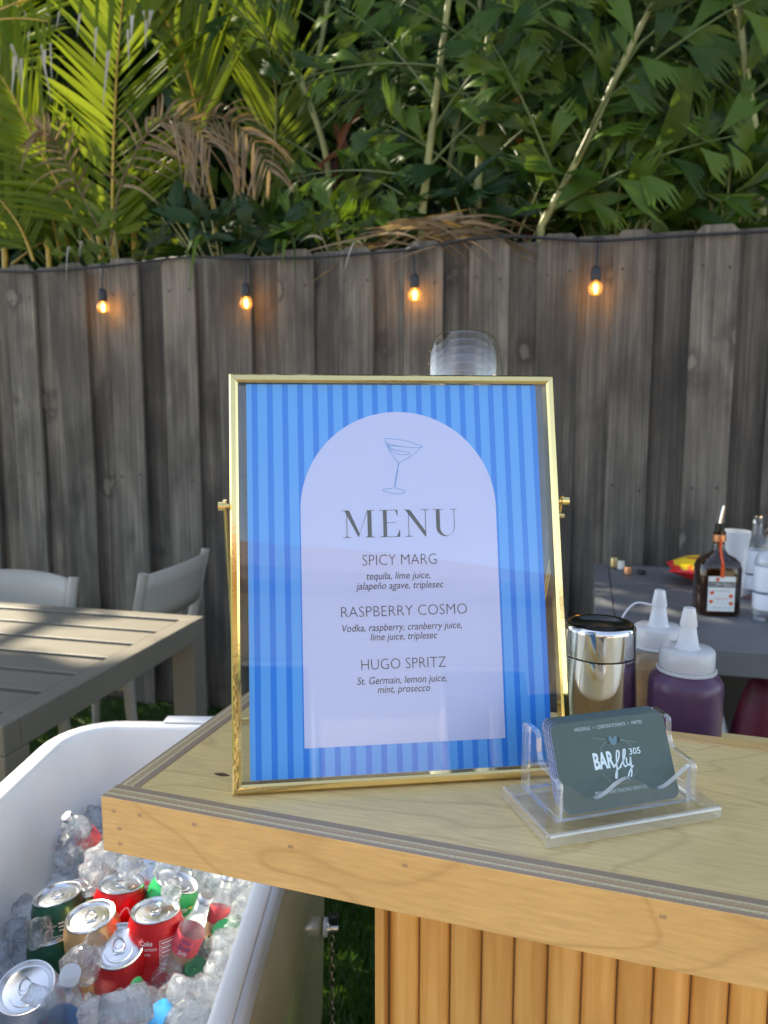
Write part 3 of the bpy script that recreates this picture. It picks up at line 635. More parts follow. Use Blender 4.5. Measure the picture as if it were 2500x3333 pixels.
# ================================================================== GREY SLATTED TABLES AND CHAIRS
M_grey = pmat('taupe_grey_paint', (.165, .150, .115), .5, bump=.12, bscale=90, var=.06, vscale=4); M_char = pmat('charcoal_table_paint', (.115, .12, .125), .55, bump=.15, bscale=60, var=.15, vscale=6)
def slat_table(name, label, corner, yaw, LX, LY, zt_, m, nsl, gap, flip):
    """corner = back corner at local (0,0); x runs toward the camera's left (flip) or right, y toward the camera"""
    c, s_ = math.cos(yaw), math.sin(yaw); ex = np.array([c, -s_, 0]) * (-1 if flip else 1); ey = np.array([-s_, -c, 0])
    M = Matrix(((ex[0], ey[0], 0, corner[0]), (ex[1], ey[1], 0, corner[1]), (0, 0, 1, 0), (0, 0, 0, 1)))
    o = thing(name, label, 'table', M); bw = .05; th = .014
    mb = MB(); y = bw + gap; w_ = (LY - 2 * bw - gap * (nsl + 1)) / nsl
    for k in range(nsl): mb.box(bw + .002, LX - bw - .002, y, y + w_, zt_ - th, zt_ - .002); y += w_ + gap
    mb.build('slat_panel', m, o, bevel=.002)
    mb = MB()
    for b_ in ((0, LX, 0, bw), (0, LX, LY - bw, LY), (0, bw, bw + .0005, LY - bw - .0005), (LX - bw, LX, bw + .0005, LY - bw - .0005)): mb.box(*b_, zt_ - .062, zt_)
    mb.build('top_frame', m, o, bevel=.003)
    for x0 in (0, LX - .07):
        for y0 in (0, LY - .07): MB().box(x0, x0 + .07, y0, y0 + .07, .005, zt_ - .0625).build('leg', m, o, bevel=.003)
    return o
slat_table('patio_table', 'taupe grey slatted patio table dappled with sun beside the white cooler', Pz(665, 2005, .74), R(13.9), 1.75, .82, .74, M_grey, 6, .020, True)
slat_table('patio_table', 'dark grey slatted table holding bottles and snacks along the right of the fence', Pz(1931, 1833, .79), R(14.7), 1.8, .98, .79, M_char, 7, .004, False)
TRZ = .79
# chair: modelled facing -y, origin at the middle of the seat on the ground
M_chair = pmat('pale_grey_chair', (.37, .35, .30), .45, bump=.06, bscale=120, var=.04, vscale=6)
def chair(M, label):
    o = thing('patio_chair', label, 'chair', M, 'grey patio chairs at the table'); W, D = .235, .215
    mb = MB(); nx, ny = 9, 9; V = []; F_ = []
    for j in range(ny):
        for i in range(nx):
            x = -W + 2 * W * i / (nx - 1); y = -D + 2 * D * j / (ny - 1)
            V.append((x, y, .452 - .012 * (1 - (x / W) ** 2) - (.012 * ((-y) / D) ** 3 if y < 0 else 0)))
    F_ = [(j * nx + i, j * nx + i + 1, (j + 1) * nx + i + 1, (j + 1) * nx + i) for j in range(ny - 1) for i in range(nx - 1)]
    so = mb.add(V, F_).build('seat', M_chair, o, 60); md = so.modifiers.new('solid', 'SOLIDIFY'); md.thickness = .022
    for sx in (-1, 1):
        mb = MB().tube([(sx * (W - .02), -D + .03, .43), (sx * (W - .005), -D + .01, .22), (sx * (W + .01), -D - .012, .006)], [.022, .019, .015], 12); mb.build('leg', M_chair, o, 60)
        mb = MB().tube(cat_rom([(sx * (W + .005), D + .05, .006), (sx * (W - .003), D + .01, .25), (sx * (W - .005), D, .44), (sx * (W + .002), D + .035, .62), (sx * (W + .006), D + .075, .80)], 4), [.015] * 5 + [.019] * 8 + [.016] * 4, 12); mb.build('leg', M_chair, o, 60)
        mb = MB().box(sx * (W - .012) - .010, sx * (W - .012) + .010, -D + .05, D - .02, .385, .430); mb.build('seat_rail', M_chair, o, bevel=.006)
    MB().box(-W + .02, W - .02, -D + .022, -D + .046, .375, .428).build('apron', M_chair, o, bevel=.008)
    loops = []
    for z, y0, hh in ((.615, .040, 0), (.66, .047, 0), (.74, .063, 0), (.79, .073, 0)):
        loops.append([(x, D + y0 + .055 * (1 - (x / W) ** 2), z + .012 * (1 - (x / W) ** 2)) for x in np.linspace(-W, W, 15)])
    bo = MB().loft(loops, closed=False).build('backrest', M_chair, o, 60); md = bo.modifiers.new('solid', 'SOLIDIFY'); md.thickness = .016; md.offset = 0
    return o
# one stands behind the far side of the table facing it, the other at the right end turned to the left
chair(T(-1.31, 2.22, 0) @ rot(R(-14), 'Z'), 'pale grey patio chair tucked behind the far side of the sunlit table')
chair(T(-1.03, 2.78, 0) @ rot(R(-101.5), 'Z'), 'pale grey patio chair turned sideways at the far right corner of the sunlit table')

# ------------------------------------------------------------------ things on the right table
def on_tr(px, py): return Pz(px, py, TRZ)
M_brown = pmat('brown_bottle_glass', (.030, .010, .003), .06, var=.4, vscale=10, **{'Coat Weight': .6, 'Transmission Weight': .25})
M_orange = pmat('orange_ribbon', (.75, .10, .02), .5, var=.1); M_copper = pmat('copper_foil', (.80, .38, .20), .35, .8, var=.15); M_label = pmat('white_label', (.72, .76, .74), .55, var=.04, vscale=60)
p = on_tr(2328, 1992); lq = thing('liqueur_bottle', 'square brown orange-liqueur bottle with white label and steel pourer on the dark table', 'bottle', T(p[0], p[1], TRZ) @ rot(R(-8), 'Z'))
kq = np.linalg.norm(p - _O) / FPX
def sq(r_, z, k=4.0, n=40):
    out = []
    for i in range(n):
        a = 2 * math.pi * i / n; c, s_ = math.cos(a), math.sin(a); out.append((r_ * math.copysign(abs(c) ** (2 / k), c), r_ * .8 * math.copysign(abs(s_) ** (2 / k), s_), z))
    return out
wB = 62 * kq
MB().loft([sq(wB * .9, 0), sq(wB, .006), sq(wB, .125), sq(wB * .93, .142, 3.2), sq(wB * .72, .154, 2.8), sq(wB * .42, .162, 2.2), sq(wB * .28, .175, 2), sq(wB * .25, .205, 2), sq(wB * .29, .212, 2), sq(wB * .29, .222, 2)], cap0=True, cap1=True).build('bottle_glass', M_brown, lq, 50)
lb = MB().box(-wB * .60, wB * .60, -wB * .8 - .0006, -wB * .8 + .0004, .014, .108).build('label', M_label, lq)
yl_ = -wB * .8 - .0009
def ltext(s, x0, x1, z0, z1, mat_, bold=0, yy=yl_):
    v, f = text_geo(s, bold); v = fit(v, x0, x1, z0, z1); return MB().add([(q_[0], yy, q_[1]) for q_ in v], f).build('label_text', mat_, lb)
M_blk = pmat('black_print', (.03, .03, .03), .5, var=.1)
MB().box(-wB * .58, wB * .58, yl_ + .0001, yl_ + .0002, .079, .094).build('label_band', M_blk, lb)
ltext('COINTREAU', -wB * .52, wB * .52, .0815, .0915, M_label, .01, yl_ - .0004)
ltext('L’UNIQUE', -wB * .36, wB * .36, .067, .071, M_blk); ltext('LIQUEUR', -wB * .3, wB * .3, .046, .050, M_orange); ltext('40% vol  70 cl', -wB * .4, wB * .4, .022, .025, M_blk)
mb = MB()
for (x, z) in ((-.42, .064), (.42, .056), (-.44, .040), (.44, .036), (-.2, .1005)): mb.lathe([(0, 0), (wB * .09, 0)], 10, 0, Matrix(((1, 0, 0, x * wB), (0, 0, 1, yl_ - .0002), (0, 1, 0, z), (0, 0, 0, 1))))
mb.build('orange_print', M_orange, lb)
MB().box(-.0045, .0045, -wB * .8 - .0008, -wB * .25, .105, .1395).build('ribbon', M_orange, lq); MB().tube([(0, -wB * .86, .138), (0, -wB * .50, .160), (0, -wB * .29, .176), (0, -wB * .275, .205)], .0035, 8).build('ribbon', M_orange, lq)
MB().lathe([(wB * .27, .1955), (wB * .31, .197), (wB * .31, .2135), (wB * .27, .215)], 24).build('neck_foil', M_copper, lq, 40)
MB().lathe([(0, .2), (.0115, .2125 + .01), (.0125, .223), (.0125, .242), (.009, .2445), (0, .2445)], 20).build('pourer_collar', M_black, lq, 40)
MB().tube([(0, 0, .244), (.002, 0, .262), (.007, 0, .292)], [.0045, .0042, .0035], 10).build('pourer_spout', M_steel, lq, 60)
M_frost = thin_glass('frosted_tall_cup', (.85, .88, .92), .8, .3, .75, (.62, .68, .76))
p = on_tr(2392, 1955); k_ = np.linalg.norm(p - _O) / FPX
tag(MB().lathe([(0, .002), (.026, 0), (.028, .003)] + [(.0285 + .0009 * i + (.0012 if i % 2 else 0), .008 + .0118 * i) for i in range(17)] + [(.0, .200)], 24).build('stacked_sleeve', M_frost, None, 50), 'tall frosted white cup stack standing behind the brown liqueur bottle', 'cups').matrix_world = T(p[0] + .012, p[1] + .05, TRZ)
M_clear = thin_glass('clear_bottle_glass', (.93, .95, .96), 1.6, .02, .05, (.7, .75, .8)); M_wlab = pmat('plain_white_label', (.72, .76, .84), .5, var=.03)
for i, (px, py, lab) in enumerate(((2452, 1945, 'clear spirit bottle with white labels, second from the right table edge, half hidden'), (2492, 2015, 'clear spirit bottle with white labels at the far right, in front'))):
    p = on_tr(px, py); o = thing('spirit_bottle', lab, 'bottle', T(p[0], p[1], TRZ), 'clear spirit bottles on the dark table')
    MB().lathe([(0, .003), (.032, .0), (.0345, .004), (.0345, .158), (.031, .172), (.020, .184), (.014, .192), (.0135, .235), (.0, .236)], 36).build('bottle_glass', M_clear, o, 60)
    MB().lathe([(.0349, .030), (.0351, .031), (.0351, .070), (.0349, .071)], 36).build('lower_label', M_wlab, o, 40); MB().lathe([(.0349, .078), (.0351, .079), (.0351, .142), (.0349, .143)], 36).build('upper_label', M_wlab, o, 40)
    MB().lathe([(.0145, .222), (.0152, .223), (.0152, .243), (0, .244)], 20).build('screw_cap', M_steel, o, 40)
# snack bag
m, t, b, N, L = newmat('snack_bag_foil'); tc = N.new('ShaderNodeTexCoord').outputs['Object']; sp = N.new('ShaderNodeSeparateXYZ'); L.new(tc, sp.inputs[0])
wv = math_n(N, L, 'ADD', sp.outputs[2], math_n(N, L, 'MULTIPLY', noise(N, L, tc, 14, 2), .05))
col = ramp(N, L, math_n(N, L, 'MULTIPLY', wv, 7), [(0, (.55, .015, .02)), (.60, (.60, .02, .02)), (.62, (.85, .55, .02)), (.76, (.85, .60, .03)), (.78, (.55, .02, .02)), (.98, (.60, .03, .04))])
L.new(col, b.inputs['Base Color']); b.inputs['Roughness'].default_value = .28
V, F_ = [], []; nx, ny = 26, 14
for side_ in (1, -1):
    for j in range(ny):
        for i in range(nx):
            u_, v_ = i / (nx - 1), j / (ny - 1); e_ = (math.sin(math.pi * u_) ** .5) * (math.sin(math.pi * v_) ** .6) if 0 < u_ < 1 and 0 < v_ < 1 else 0
            cr_ = .008 * math.sin(17 * u_ + 6 * v_) * math.sin(9 * v_ + 3 * u_) * e_
            V.append(((u_ - .5) * .32 + .01 * math.sin(5 * v_), (v_ - .5) * .17, .048 + side_ * .046 * e_ + cr_))
    b0 = len(V) - nx * ny
    F_ += [((b0 + j * nx + i, b0 + j * nx + i + 1, b0 + (j + 1) * nx + i + 1, b0 + (j + 1) * nx + i) if side_ > 0 else (b0 + j * nx + i, b0 + (j + 1) * nx + i, b0 + (j + 1) * nx + i + 1, b0 + j * nx + i + 1)) for j in range(ny - 1) for i in range(nx - 1)]
p = on_tr(2350, 1905); tag(MB().add(V, F_).build('snack_bag', m, None, 50), 'crumpled red and yellow snack bag lying behind the liqueur bottle', 'bag').matrix_world = T(p[0], p[1], TRZ) @ rot(R(-22), 'Z')
M_goldcap = pmat('brass_cap', (.62, .48, .24), .35, .8, var=.1); M_whitecap = pmat('cream_cap', (.72, .70, .62), .5, var=.05)
for px, py, r_, h_, m, lab, m2 in ((1997, 1846, .0125, .034, M_goldcap, 'dull gold bottle cap at the left end of the row on the dark table', M_goldcap), (2021, 1852, .0115, .030, M_whitecap, 'cream stopper with a brass foot between the gold and the copper cap', M_goldcap),
                                   (2043, 1868, .0135, .026, M_copper, 'copper bottle cap with a dark top, in front of the cream stopper', M_blackgloss), (2088, 1868, .0135, .012, M_black, 'flat black bottle cap lying apart at the right of the cap row', M_black)):
    p = on_tr(px, py); o = thing('bottle_cap', lab, 'bottle cap', T(p[0], p[1], TRZ), 'loose bottle caps on the dark table')
    MB().lathe([(r_ * .9, 0.0003), (r_, .001), (r_, h_ - .002), (r_ * .94, h_)], 24, cap0=True).build('cap_side', m, o, 40); MB().lathe([(r_ * .94, h_), (0, h_ + .0004)], 24).build('cap_top', m2, o, 40)
# under the right table
M_dark = pmat('dark_bag_cloth', (.018, .018, .021), .6, bump=.4, bscale=40, var=.3); M_maroon = pmat('maroon_cloth', (.12, .008, .03), .5, bump=.3, bscale=30, var=.2); M_plas = thin_glass('thin_white_bag', (.8, .85, .9), 1.0, .2, .75, (.72, .78, .85))
def lump(name, c, rad, m, label, cat, seed, amp=.25, yaw=0):
    import bmesh
    bm = bmesh.new(); bmesh.ops.create_icosphere(bm, subdivisions=4, radius=1); rs = np.random.default_rng(seed); ph_ = rs.uniform(0, 6, 12); fr_ = rs.uniform(1.5, 6, 12)
    for v in bm.verts:
        p = v.co.normalized(); k = 1 + amp * sum(math.sin(fr_[i] * p[i % 3] + ph_[i] + fr_[(i + 1) % 12] * p[(i + 1) % 3] * .7) for i in range(12)) / 8
        v.co = Vector((p.x * rad[0], p.y * rad[1], max(p.z * rad[2], -rad[2] * .75))) * k
    me = bpy.data.meshes.new(name); bm.to_mesh(me); bm.free(); me.materials.append(m); me.polygons.foreach_set('use_smooth', [True] * len(me.polygons))
    zmin = min(v.co.z for v in me.vertices); o = bpy.data.objects.new(name, me); COL.objects.link(o); o.matrix_world = T(c[0], c[1], -zmin + .004) @ rot(yaw, 'Z'); return tag(o, label, cat)
lump('duffel_bag', (1.05, 2.35), (.50, .24, .37), M_dark, 'black duffel bag on the lawn under the dark table', 'bag', 3)
lump('equipment_bag', (.66, 2.12), (.15, .13, .34), M_dark, 'small black cloth bag on the lawn under the left end of the dark table', 'bag', 9, .3)
lump('plastic_bag', (.868, 1.93), (.070, .06, .31), M_plas, 'crumpled white plastic bag beside the maroon sack under the dark table', 'bag', 5, .5)
lump('cloth_sack', (.965, 1.90), (.075, .08, .36), M_maroon, 'rounded maroon sack under the dark table at the right edge', 'sack', 6, .12)

# ================================================================== COOLER
CX0, CX1, CY0, CY1, RZ = -.517, -.112, .22, 1.147, .85
def rloop(x0, x1, y0, y1, r, z, n=8):
    return [(x0 + p[0], y0 + p[1], z) for p in rrect(x1 - x0, y1 - y0, r, n)]
def il(d, z, r): return rloop(CX0 + d, CX1 - d, CY0 + d, CY1 - d, max(r - d, .02), z)
RC = .095
m, t, b, N, L = newmat('brushed_shell'); tc = N.new('ShaderNodeTexCoord').outputs['Object']
b.inputs['Base Color'].default_value = (.70, .59, .36, 1); b.inputs['Metallic'].default_value = .35; b.inputs['Roughness'].default_value = .16
n_ = noise(N, L, mapping(N, L, tc, (4, 4, 90)), 1, 3); bp = N.new('ShaderNodeBump'); bp.inputs['Strength'].default_value = .08; bp.inputs['Distance'].default_value = .002; L.new(n_, bp.inputs['Height']); L.new(bp.outputs[0], b.inputs['Normal']); M_shell = m
COOLM = T(-.11, .60, 0) @ rot(R(-1.9), 'Z') @ T(.11, -.60, 0)
cool = thing('ice_cooler', 'open white-lined metal patio cooler full of ice, cans and bottles', 'cooler', COOLM)
MB().loft([il(.035, .40, RC), il(.018, .402, RC), il(-.004, .43, RC), il(-.012, .72, RC), il(-.010, .79, RC), il(.004, .822, RC)], cap0=True).build('shell', M_shell, cool, 40)
MB().loft([il(.0055, .8225, RC), il(.0, .824, RC), il(.0, .843, RC), il(.002, .8475, RC), il(.0065, .8490, RC)]).build('outer_trim', pmat('pale_trim', (.70, .73, .80), .3, var=.03), cool, 60)
MB().loft([il(.0068, .8455, RC), il(.0070, .8500, RC), il(.0085, .8515, RC), il(.022, .8515, RC), il(.0260, .8495, RC), il(.0285, .8440, RC), il(.033, .80, RC), il(.045, .55, RC), il(.052, .47, RC), il(.075, .45, RC)], cap1=True).build('liner', M_white, cool, 50)
MB().box(-.36, -.125, CY1 - .018, CY1 + .006, .852, .8555).build('lid_hinge', M_white, cool, bevel=.003)
for x in (CX0 + .05, CX1 - .05):
    for y in (CY0 + .06, CY1 - .06): MB().tube([(x, y, .402), (x, y, .02)], .018, 12).build('leg', M_black, cool, 60)
mb = MB(); fy = 1.02; fx = float(Py(1043, 3018, fy)[0]) + .006; fz = zat(1036, 3018, fy); gx, gy = fx, fy; q_ = COOLM.inverted() @ Vector((fx, fy, fz)); fx, fy = q_[0], q_[1]
mb.tube([(fx - .001, fy, fz), (fx + .004, fy, fz)], .013, 20); cool_fit = mb.build('drain_flange', pmat('white_fitting', (.65, .66, .7), .4, var=.05), cool, 40)
MB().tube([(fx + .004, fy, fz), (fx + .009, fy, fz), (fx + .0095, fy, fz), (fx + .020, fy, fz)], [.009, .009, .0065, .0065], 14).build('drain_spout', M_steel, cool, 40)
MB().box(fx + .006, fx + .020, fy - .006, fy + .006, fz + .008, fz + .020).build('drain_lever', M_black, cool, bevel=.002)
chain = thing('bead_chain', 'thin metal chain with a bottle opener hanging from the cooler drain', 'chain'); M_chain = pmat('old_brass_chain', (.32, .27, .18), .35, .9, var=.3, vscale=60)
fx, fy = gx - .004, gy; mb = MB(); z = fz - .012
for k in range(14):
    ang = R(90) * (k % 2); ring_ = [(fx + .014 + .0035 * math.cos(a) * math.cos(ang), fy - .002 + .0035 * math.cos(a) * math.sin(ang), z - .006 + .0075 * math.sin(a)) for a in np.linspace(0, 6.283, 13)]
    mb.tube(ring_, .0011, 6, caps=False); z -= .0115
mb.build('chain_link', M_chain, chain, 60)
mb = MB(); mb.tube([(fx + .014 + .009 * math.cos(a), fy - .002, z - .012 + .009 * math.sin(a)) for a in np.linspace(0, 6.283, 21)], .0013, 6, caps=False); mb.build('key_ring', M_chain, chain, 60)
MB().prism([(-.006, 0), (.006, 0), (.009, -.02), (.008, -.045), (.011, -.06), (0, -.068), (-.011, -.06), (-.008, -.045), (-.009, -.02)], -.0012, .0012, 0, T(fx + .014, fy - .004, z - .021) @ rot(R(90), 'X')).build('opener', M_steel, chain, bevel=.0005)

# ------------------------------------------------------------------ ice, cans and bottles
def iz(x, y):
    bx = max(0, min(1, (y - .92) / .16)); return .698 + .045 * bx * math.exp(-((x + .34) / .16) ** 2) + .010 * max(0, min(1, (x + .30) / .12)) + .004 * math.sin(31 * x + 17 * y)
m, t, b, N, L = newmat('clear_ice'); tc = N.new('ShaderNodeTexCoord').outputs['Object']; N.remove(b)
oi = N.new('ShaderNodeObjectInfo')
rf = N.new('ShaderNodeBsdfRefraction'); rf.inputs['IOR'].default_value = 1.31; rf.inputs['Roughness'].default_value = .03; rf.inputs[0].default_value = (.97, .985, 1, 1)
df = N.new('ShaderNodeBsdfDiffuse'); df.inputs[0].default_value = (.80, .84, .88, 1); tl = N.new('ShaderNodeBsdfTranslucent'); tl.inputs[0].default_value = (.85, .88, .92, 1)
gl = N.new('ShaderNodeBsdfGlossy'); gl.inputs['Roughness'].default_value = .04
tp = N.new('ShaderNodeBsdfTransparent'); tp.inputs[0].default_value = (.96, .98, 1, 1)
n_ = noise(N, L, tc, 1.6, 5, 1.2); cl = ramp(N, L, n_, [(.42, (.07, .07, .07)), (.68, (.46, .46, .46))])
bp_ice = N.new('ShaderNodeBump'); bp_ice.inputs['Strength'].default_value = .22; bp_ice.inputs['Distance'].default_value = .004; L.new(noise(N, L, tc, 3.2, 4), bp_ice.inputs['Height'])
m1 = N.new('ShaderNodeMixShader'); m1.inputs[0].default_value = .5; L.new(df.outputs[0], m1.inputs[1]); L.new(tl.outputs[0], m1.inputs[2])
m0 = N.new('ShaderNodeMixShader'); m0.inputs[0].default_value = .45; L.new(rf.outputs[0], m0.inputs[1]); L.new(tp.outputs[0], m0.inputs[2])
m2 = N.new('ShaderNodeMixShader'); L.new(cl, m2.inputs[0]); L.new(m0.outputs[0], m2.inputs[1]); L.new(m1.outputs[0], m2.inputs[2])
fr = N.new('ShaderNodeLayerWeight'); m3 = N.new('ShaderNodeMixShader'); L.new(math_n(N, L, 'ADD', math_n(N, L, 'MULTIPLY', math_n(N, L, 'POWER', fr.outputs['Facing'], 4.0), .9), .04), m3.inputs[0]); L.new(bp_ice.outputs[0], fr.inputs['Normal']); L.new(m2.outputs[0], m3.inputs[1]); L.new(gl.outputs[0], m3.inputs[2])
for q_ in (rf, gl, df): L.new(bp_ice.outputs[0], q_.inputs['Normal'])
L.new(m3.outputs[0], N['Material Output'].inputs[0]); M_ice = m
M_icebed = pmat('packed_ice', (.82, .835, .845), .12, bump=1.0, bscale=90, var=.38, vscale=55)
V = []; F_ = []; nx, ny = 60, 130
for j in range(ny):
    for i in range(nx):
        x = CX0 + .036 + (CX1 - CX0 - .072) * i / (nx - 1); y = CY0 + .036 + (CY1 - CY0 - .072) * j / (ny - 1)
        V.append((x, y, iz(x, y) - .024 + .007 * math.sin(x * 260 + 3 * math.sin(y * 90)) * math.sin(y * 230 + 2 * math.sin(x * 70))))
F_ = [(j * nx + i, j * nx + i + 1, (j + 1) * nx + i + 1, (j + 1) * nx + i) for j in range(ny - 1) for i in range(nx - 1)]
ib = MB().add(V, F_).build('packed_ice', M_icebed, None, 180); ib['kind'] = 'stuff'; ib.matrix_world = COOLM

M_letw = pmat('white_can_print', (.78, .78, .76), .4, var=.03)
def canmat(name, c, metal=.55): return pmat(name, c, .24, metal, var=.05, vscale=50, bump=.22, bscale=420)
M_red = canmat('red_can', (.62, .012, .015), .25); M_dkgreen = canmat('dark_green_can', (.012, .085, .045), .3); M_peach = canmat('peach_can', (.72, .42, .17), .45); M_green = canmat('bright_green_can', (.03, .42, .12), .25); M_silver = canmat('silver_can', (.60, .62, .66), .8)
M_mag = pmat('magenta_print', (.62, .05, .35), .4, var=.1); M_lime = pmat('lime_print', (.25, .55, .04), .4, var=.1); M_redp = pmat('red_print', (.50, .02, .04), .4, var=.1)
can_centres = []
def can(px, py, z, tdir, tdeg, label, m, spin=0, prints=(), hgt=.105, grp='drink cans in the ice'):
    p = Pz(px, py, z); M = T(*p) @ (Matrix.Rotation(R(tdeg), 4, Vector((-tdir[1], tdir[0], 0)).normalized()) if tdeg else Matrix.Identity(4))
    face = math.atan2(-p[0], p[1]); M = M @ rot(face + R(spin), 'Z')
    o = thing('drink_can', label, 'can', M, grp); rB = .0310; rL = .0268
    MB().lathe([(0, -hgt), (.022, -hgt), (.026, -hgt + .006), (rB, -hgt + .014), (rB, -.0165), (.0302, -.0125), (rL + .0008, -.0035), (rL + .0004, -.0022)], 44).build('body', m, o, 60)
    MB().lathe([(rL + .0003, -.0020), (rL + .0009, -.0008), (rL + .0004, .0), (rL - .0006, -.0002), (rL - .0016, -.0022), (rL - .0024, -.0042), (rL - .0036, -.0046), (rL - .0046, -.0030), (rL - .0060, -.0026), (0, -.0024)], 44).build('lid', M_alu, o, 50)
    mb = MB(); ring_ = [(.0062 * math.cos(a), .0005 + .0105 * math.sin(a) * (1.0 if math.sin(a) > 0 else .75), -.0010) for a in np.linspace(0, 6.283, 25)]
    mb.tube(ring_, .0009, 6, caps=False); mb.lathe([(0, -.0004), (.0036, -.0006), (.0042, -.0024)], 16); mb.box(-.005, .005, -.0085, -.0025, -.0020, -.0010); 
    mb.tube([(.0145 * math.cos(a), -.004 + .0145 * math.sin(a), -.0024) for a in np.linspace(math.pi * 1.02, math.pi * 1.98, 17)], .0006, 6)
    mb.build('pull_tab', M_alu, o, 50)
    for v, f, mm, nm in prints: MB().add(v, f).build(nm, mm, o)
    can_centres.append((p, M)); return o
def ctxt(s, x0, x1, z0, z1, m, a0=0, bold=0, r=.0310, nm='can_text'):
    v, f = text_geo(s, bold); v = fit(v, x0, x1, z0, z1); v[:, 2] = .0002; return (wrap(v, r, a0), f, m, nm)
def cstroke(strokes, sx, sz, x0, z0, wd, m, a0=0, r=.0310, nm='script_text'):
    V_, F2 = [], []
    for st_ in strokes:
        v, f = ribbon([(x0 + p_[0] * sx, z0 + p_[1] * sz) for p_ in st_], wd, 6); v[:, 2] = .00025; b0 = len(V_); V_ += [tuple(q_) for q_ in wrap(v, r, a0)]; F2 += [tuple(b0 + i for i in ff) for ff in f]
    return (V_, F2, m, nm)
def crect(x0, x1, z0, z1, m, a0=0, r=.0310, nm='print_panel', dz=.00012):
    n = 8; v = np.array([(x0 + (x1 - x0) * i / n, z, dz) for z in (z0, z1) for i in range(n + 1)]); return (wrap(v, r, a0), [(i, i + 1, n + 2 + i, n + 1 + i) for i in range(n)], m, nm)
COLA = [[(1.5, 1.55), (1.25, 1.95), (.7, 1.7), (.2, .9), (.25, .15), (.7, 0), (1.2, .35)], [(1.55, .75), (1.3, .4), (1.45, .05), (1.75, .25), (1.8, .65), (1.55, .8)], [(2.6, .75), (2.35, .8), (2.15, .4), (2.3, .05), (2.6, .2)],
        [(3.25, .75), (2.95, .75), (2.8, .35), (2.95, .05), (3.2, .3), (3.35, .8), (3.25, .2), (3.5, .1)], [(3.65, .5), (3.95, .55)], [(5.9, 1.5), (5.5, 2.1), (4.9, 1.9), (4.3, 1.0), (4.2, .2), (4.5, -.2), (5.0, .1), (5.3, .5)],
        [(5.55, .75), (5.3, .4), (5.45, .05), (5.75, .25), (5.8, .65), (5.55, .8)], [(6.15, .4), (6.6, 1.7), (6.4, 1.9), (6.2, .9), (6.25, .1), (6.5, .15)], [(7.2, .75), (6.9, .75), (6.75, .35), (6.9, .05), (7.15, .3), (7.3, .8), (7.2, .2), (7.5, .1)]]
nutr = [crect(.001, .026, -.075, -.0205, M_letw, R(10), dz=.0001)] ; nutr = [ctxt('Coke', -.0215, -.0075, -.0245, -.0185, M_letw, R(6), .01), ctxt('Nutrition', -.0215, -.003, -.030, -.0262, M_letw, R(6), 0), ctxt('Facts', -.0215, -.010, -.0355, -.0320, M_letw, R(6), 0)] + \
       [crect(.000, .0245, -z - .0006, -z, M_letw, R(6)) for z in (.020, .026, .031, .036, .041, .046, .051, .056)] + [crect(.0000, .0005, -.0566, -.020, M_letw, R(6)), crect(.024, .0245, -.0566, -.020, M_letw, R(6))] + [crect(.002, .020 - .003 * (i % 3), -z - .0018, -z, M_letw, R(6)) for i, z in enumerate((.0225, .028, .033, .038, .043, .048, .053))]
can(506, 2959, .765, (0, 1), 4, 'red cola can standing upright at the right, sunlit top and nutrition panel showing', M_red, 0, nutr)
can(386, 3077, .745, (.25, -1), 20, 'red cola can tilted toward the viewer in the middle of the ice', M_red, 0, [cstroke(COLA, .0085, .0115, -.012, -.050, .0016, M_letw)])
can(394, 2872, .765, (.3, .6), 9, 'red cola can with white script, behind the others with ice on its lid', M_red, 0, [cstroke(COLA, .0088, .0130, -.041, -.044, .0019, M_letw)])
can(186, 2908, .760, (-.4, .3), 8, 'dark green soda can leaning on the cooler wall at left', M_dkgreen, 0, [ctxt('Nutrition\nFacts', -.018, -.004, -.029, -.021, M_letw), crect(-.002, .016, -.022, -.0205, M_letw), crect(-.002, .016, -.026, -.0245, M_letw), crect(-.002, .016, -.030, -.0288, M_letw), crect(-.018, .016, -.036, -.0353, M_letw)])
can(172, 3030, .728, (-.3, .2), 7, 'green soda can sunk in the ice below the leaning green can', M_dkgreen)
can(286, 2884, .748, (.2, .5), 8, 'dark green soda can with a lime print, half hidden behind the peach can', M_dkgreen, 0, [(lambda v: (wrap(v, .0310, R(40)), [tuple(range(len(v)))], M_lime, 'lime_print'))(np.array([(.009 * math.cos(a), -.030 + .009 * math.sin(a), .0002) for a in np.linspace(0, 6.28, 20)[:-1]]))])
can(293, 2980, .763, (-.3, -.3), 5, 'peach coloured can with magenta streaks between the green and red cans', M_peach, 0, [cstroke([[(0, 0), (.3, -1), (.1, -2), (.6, -2.6)]], .006, .008, -.020, -.016, .0024, M_mag), cstroke([[(0, 0), (.2, -.8), (.7, -1.4), (.5, -2.2)]], .006, .008, -.011, -.017, .0024, M_mag)])
can(578, 2866, .760, (.9, .45), 22, 'bright green soda can leaning away under the counter edge', M_green, 0, [ctxt('Sprite', -.002, .013, -.024, -.016, M_letw, R(12), .01), crect(.014, .020, -.019, -.0165, pmat('yellow_print', (.8, .6, .03), .4, var=.1), R(12)), ctxt('Nutrition\nFacts', -.004, .012, -.044, -.032, M_letw, R(12)), crect(-.006, .020, -.028, -.0274, M_letw, R(12)), crect(-.006, .020, -.048, -.0474, M_letw, R(12))])
can(492, 2836, .730, (.2, -1), 50, 'peach can lying on its side with a purple streak under the counter corner', M_peach, 0, [cstroke([[(0, 0), (1, -.6), (2, -.4)]], .007, .008, -.008, -.030, .0024, M_mag)])
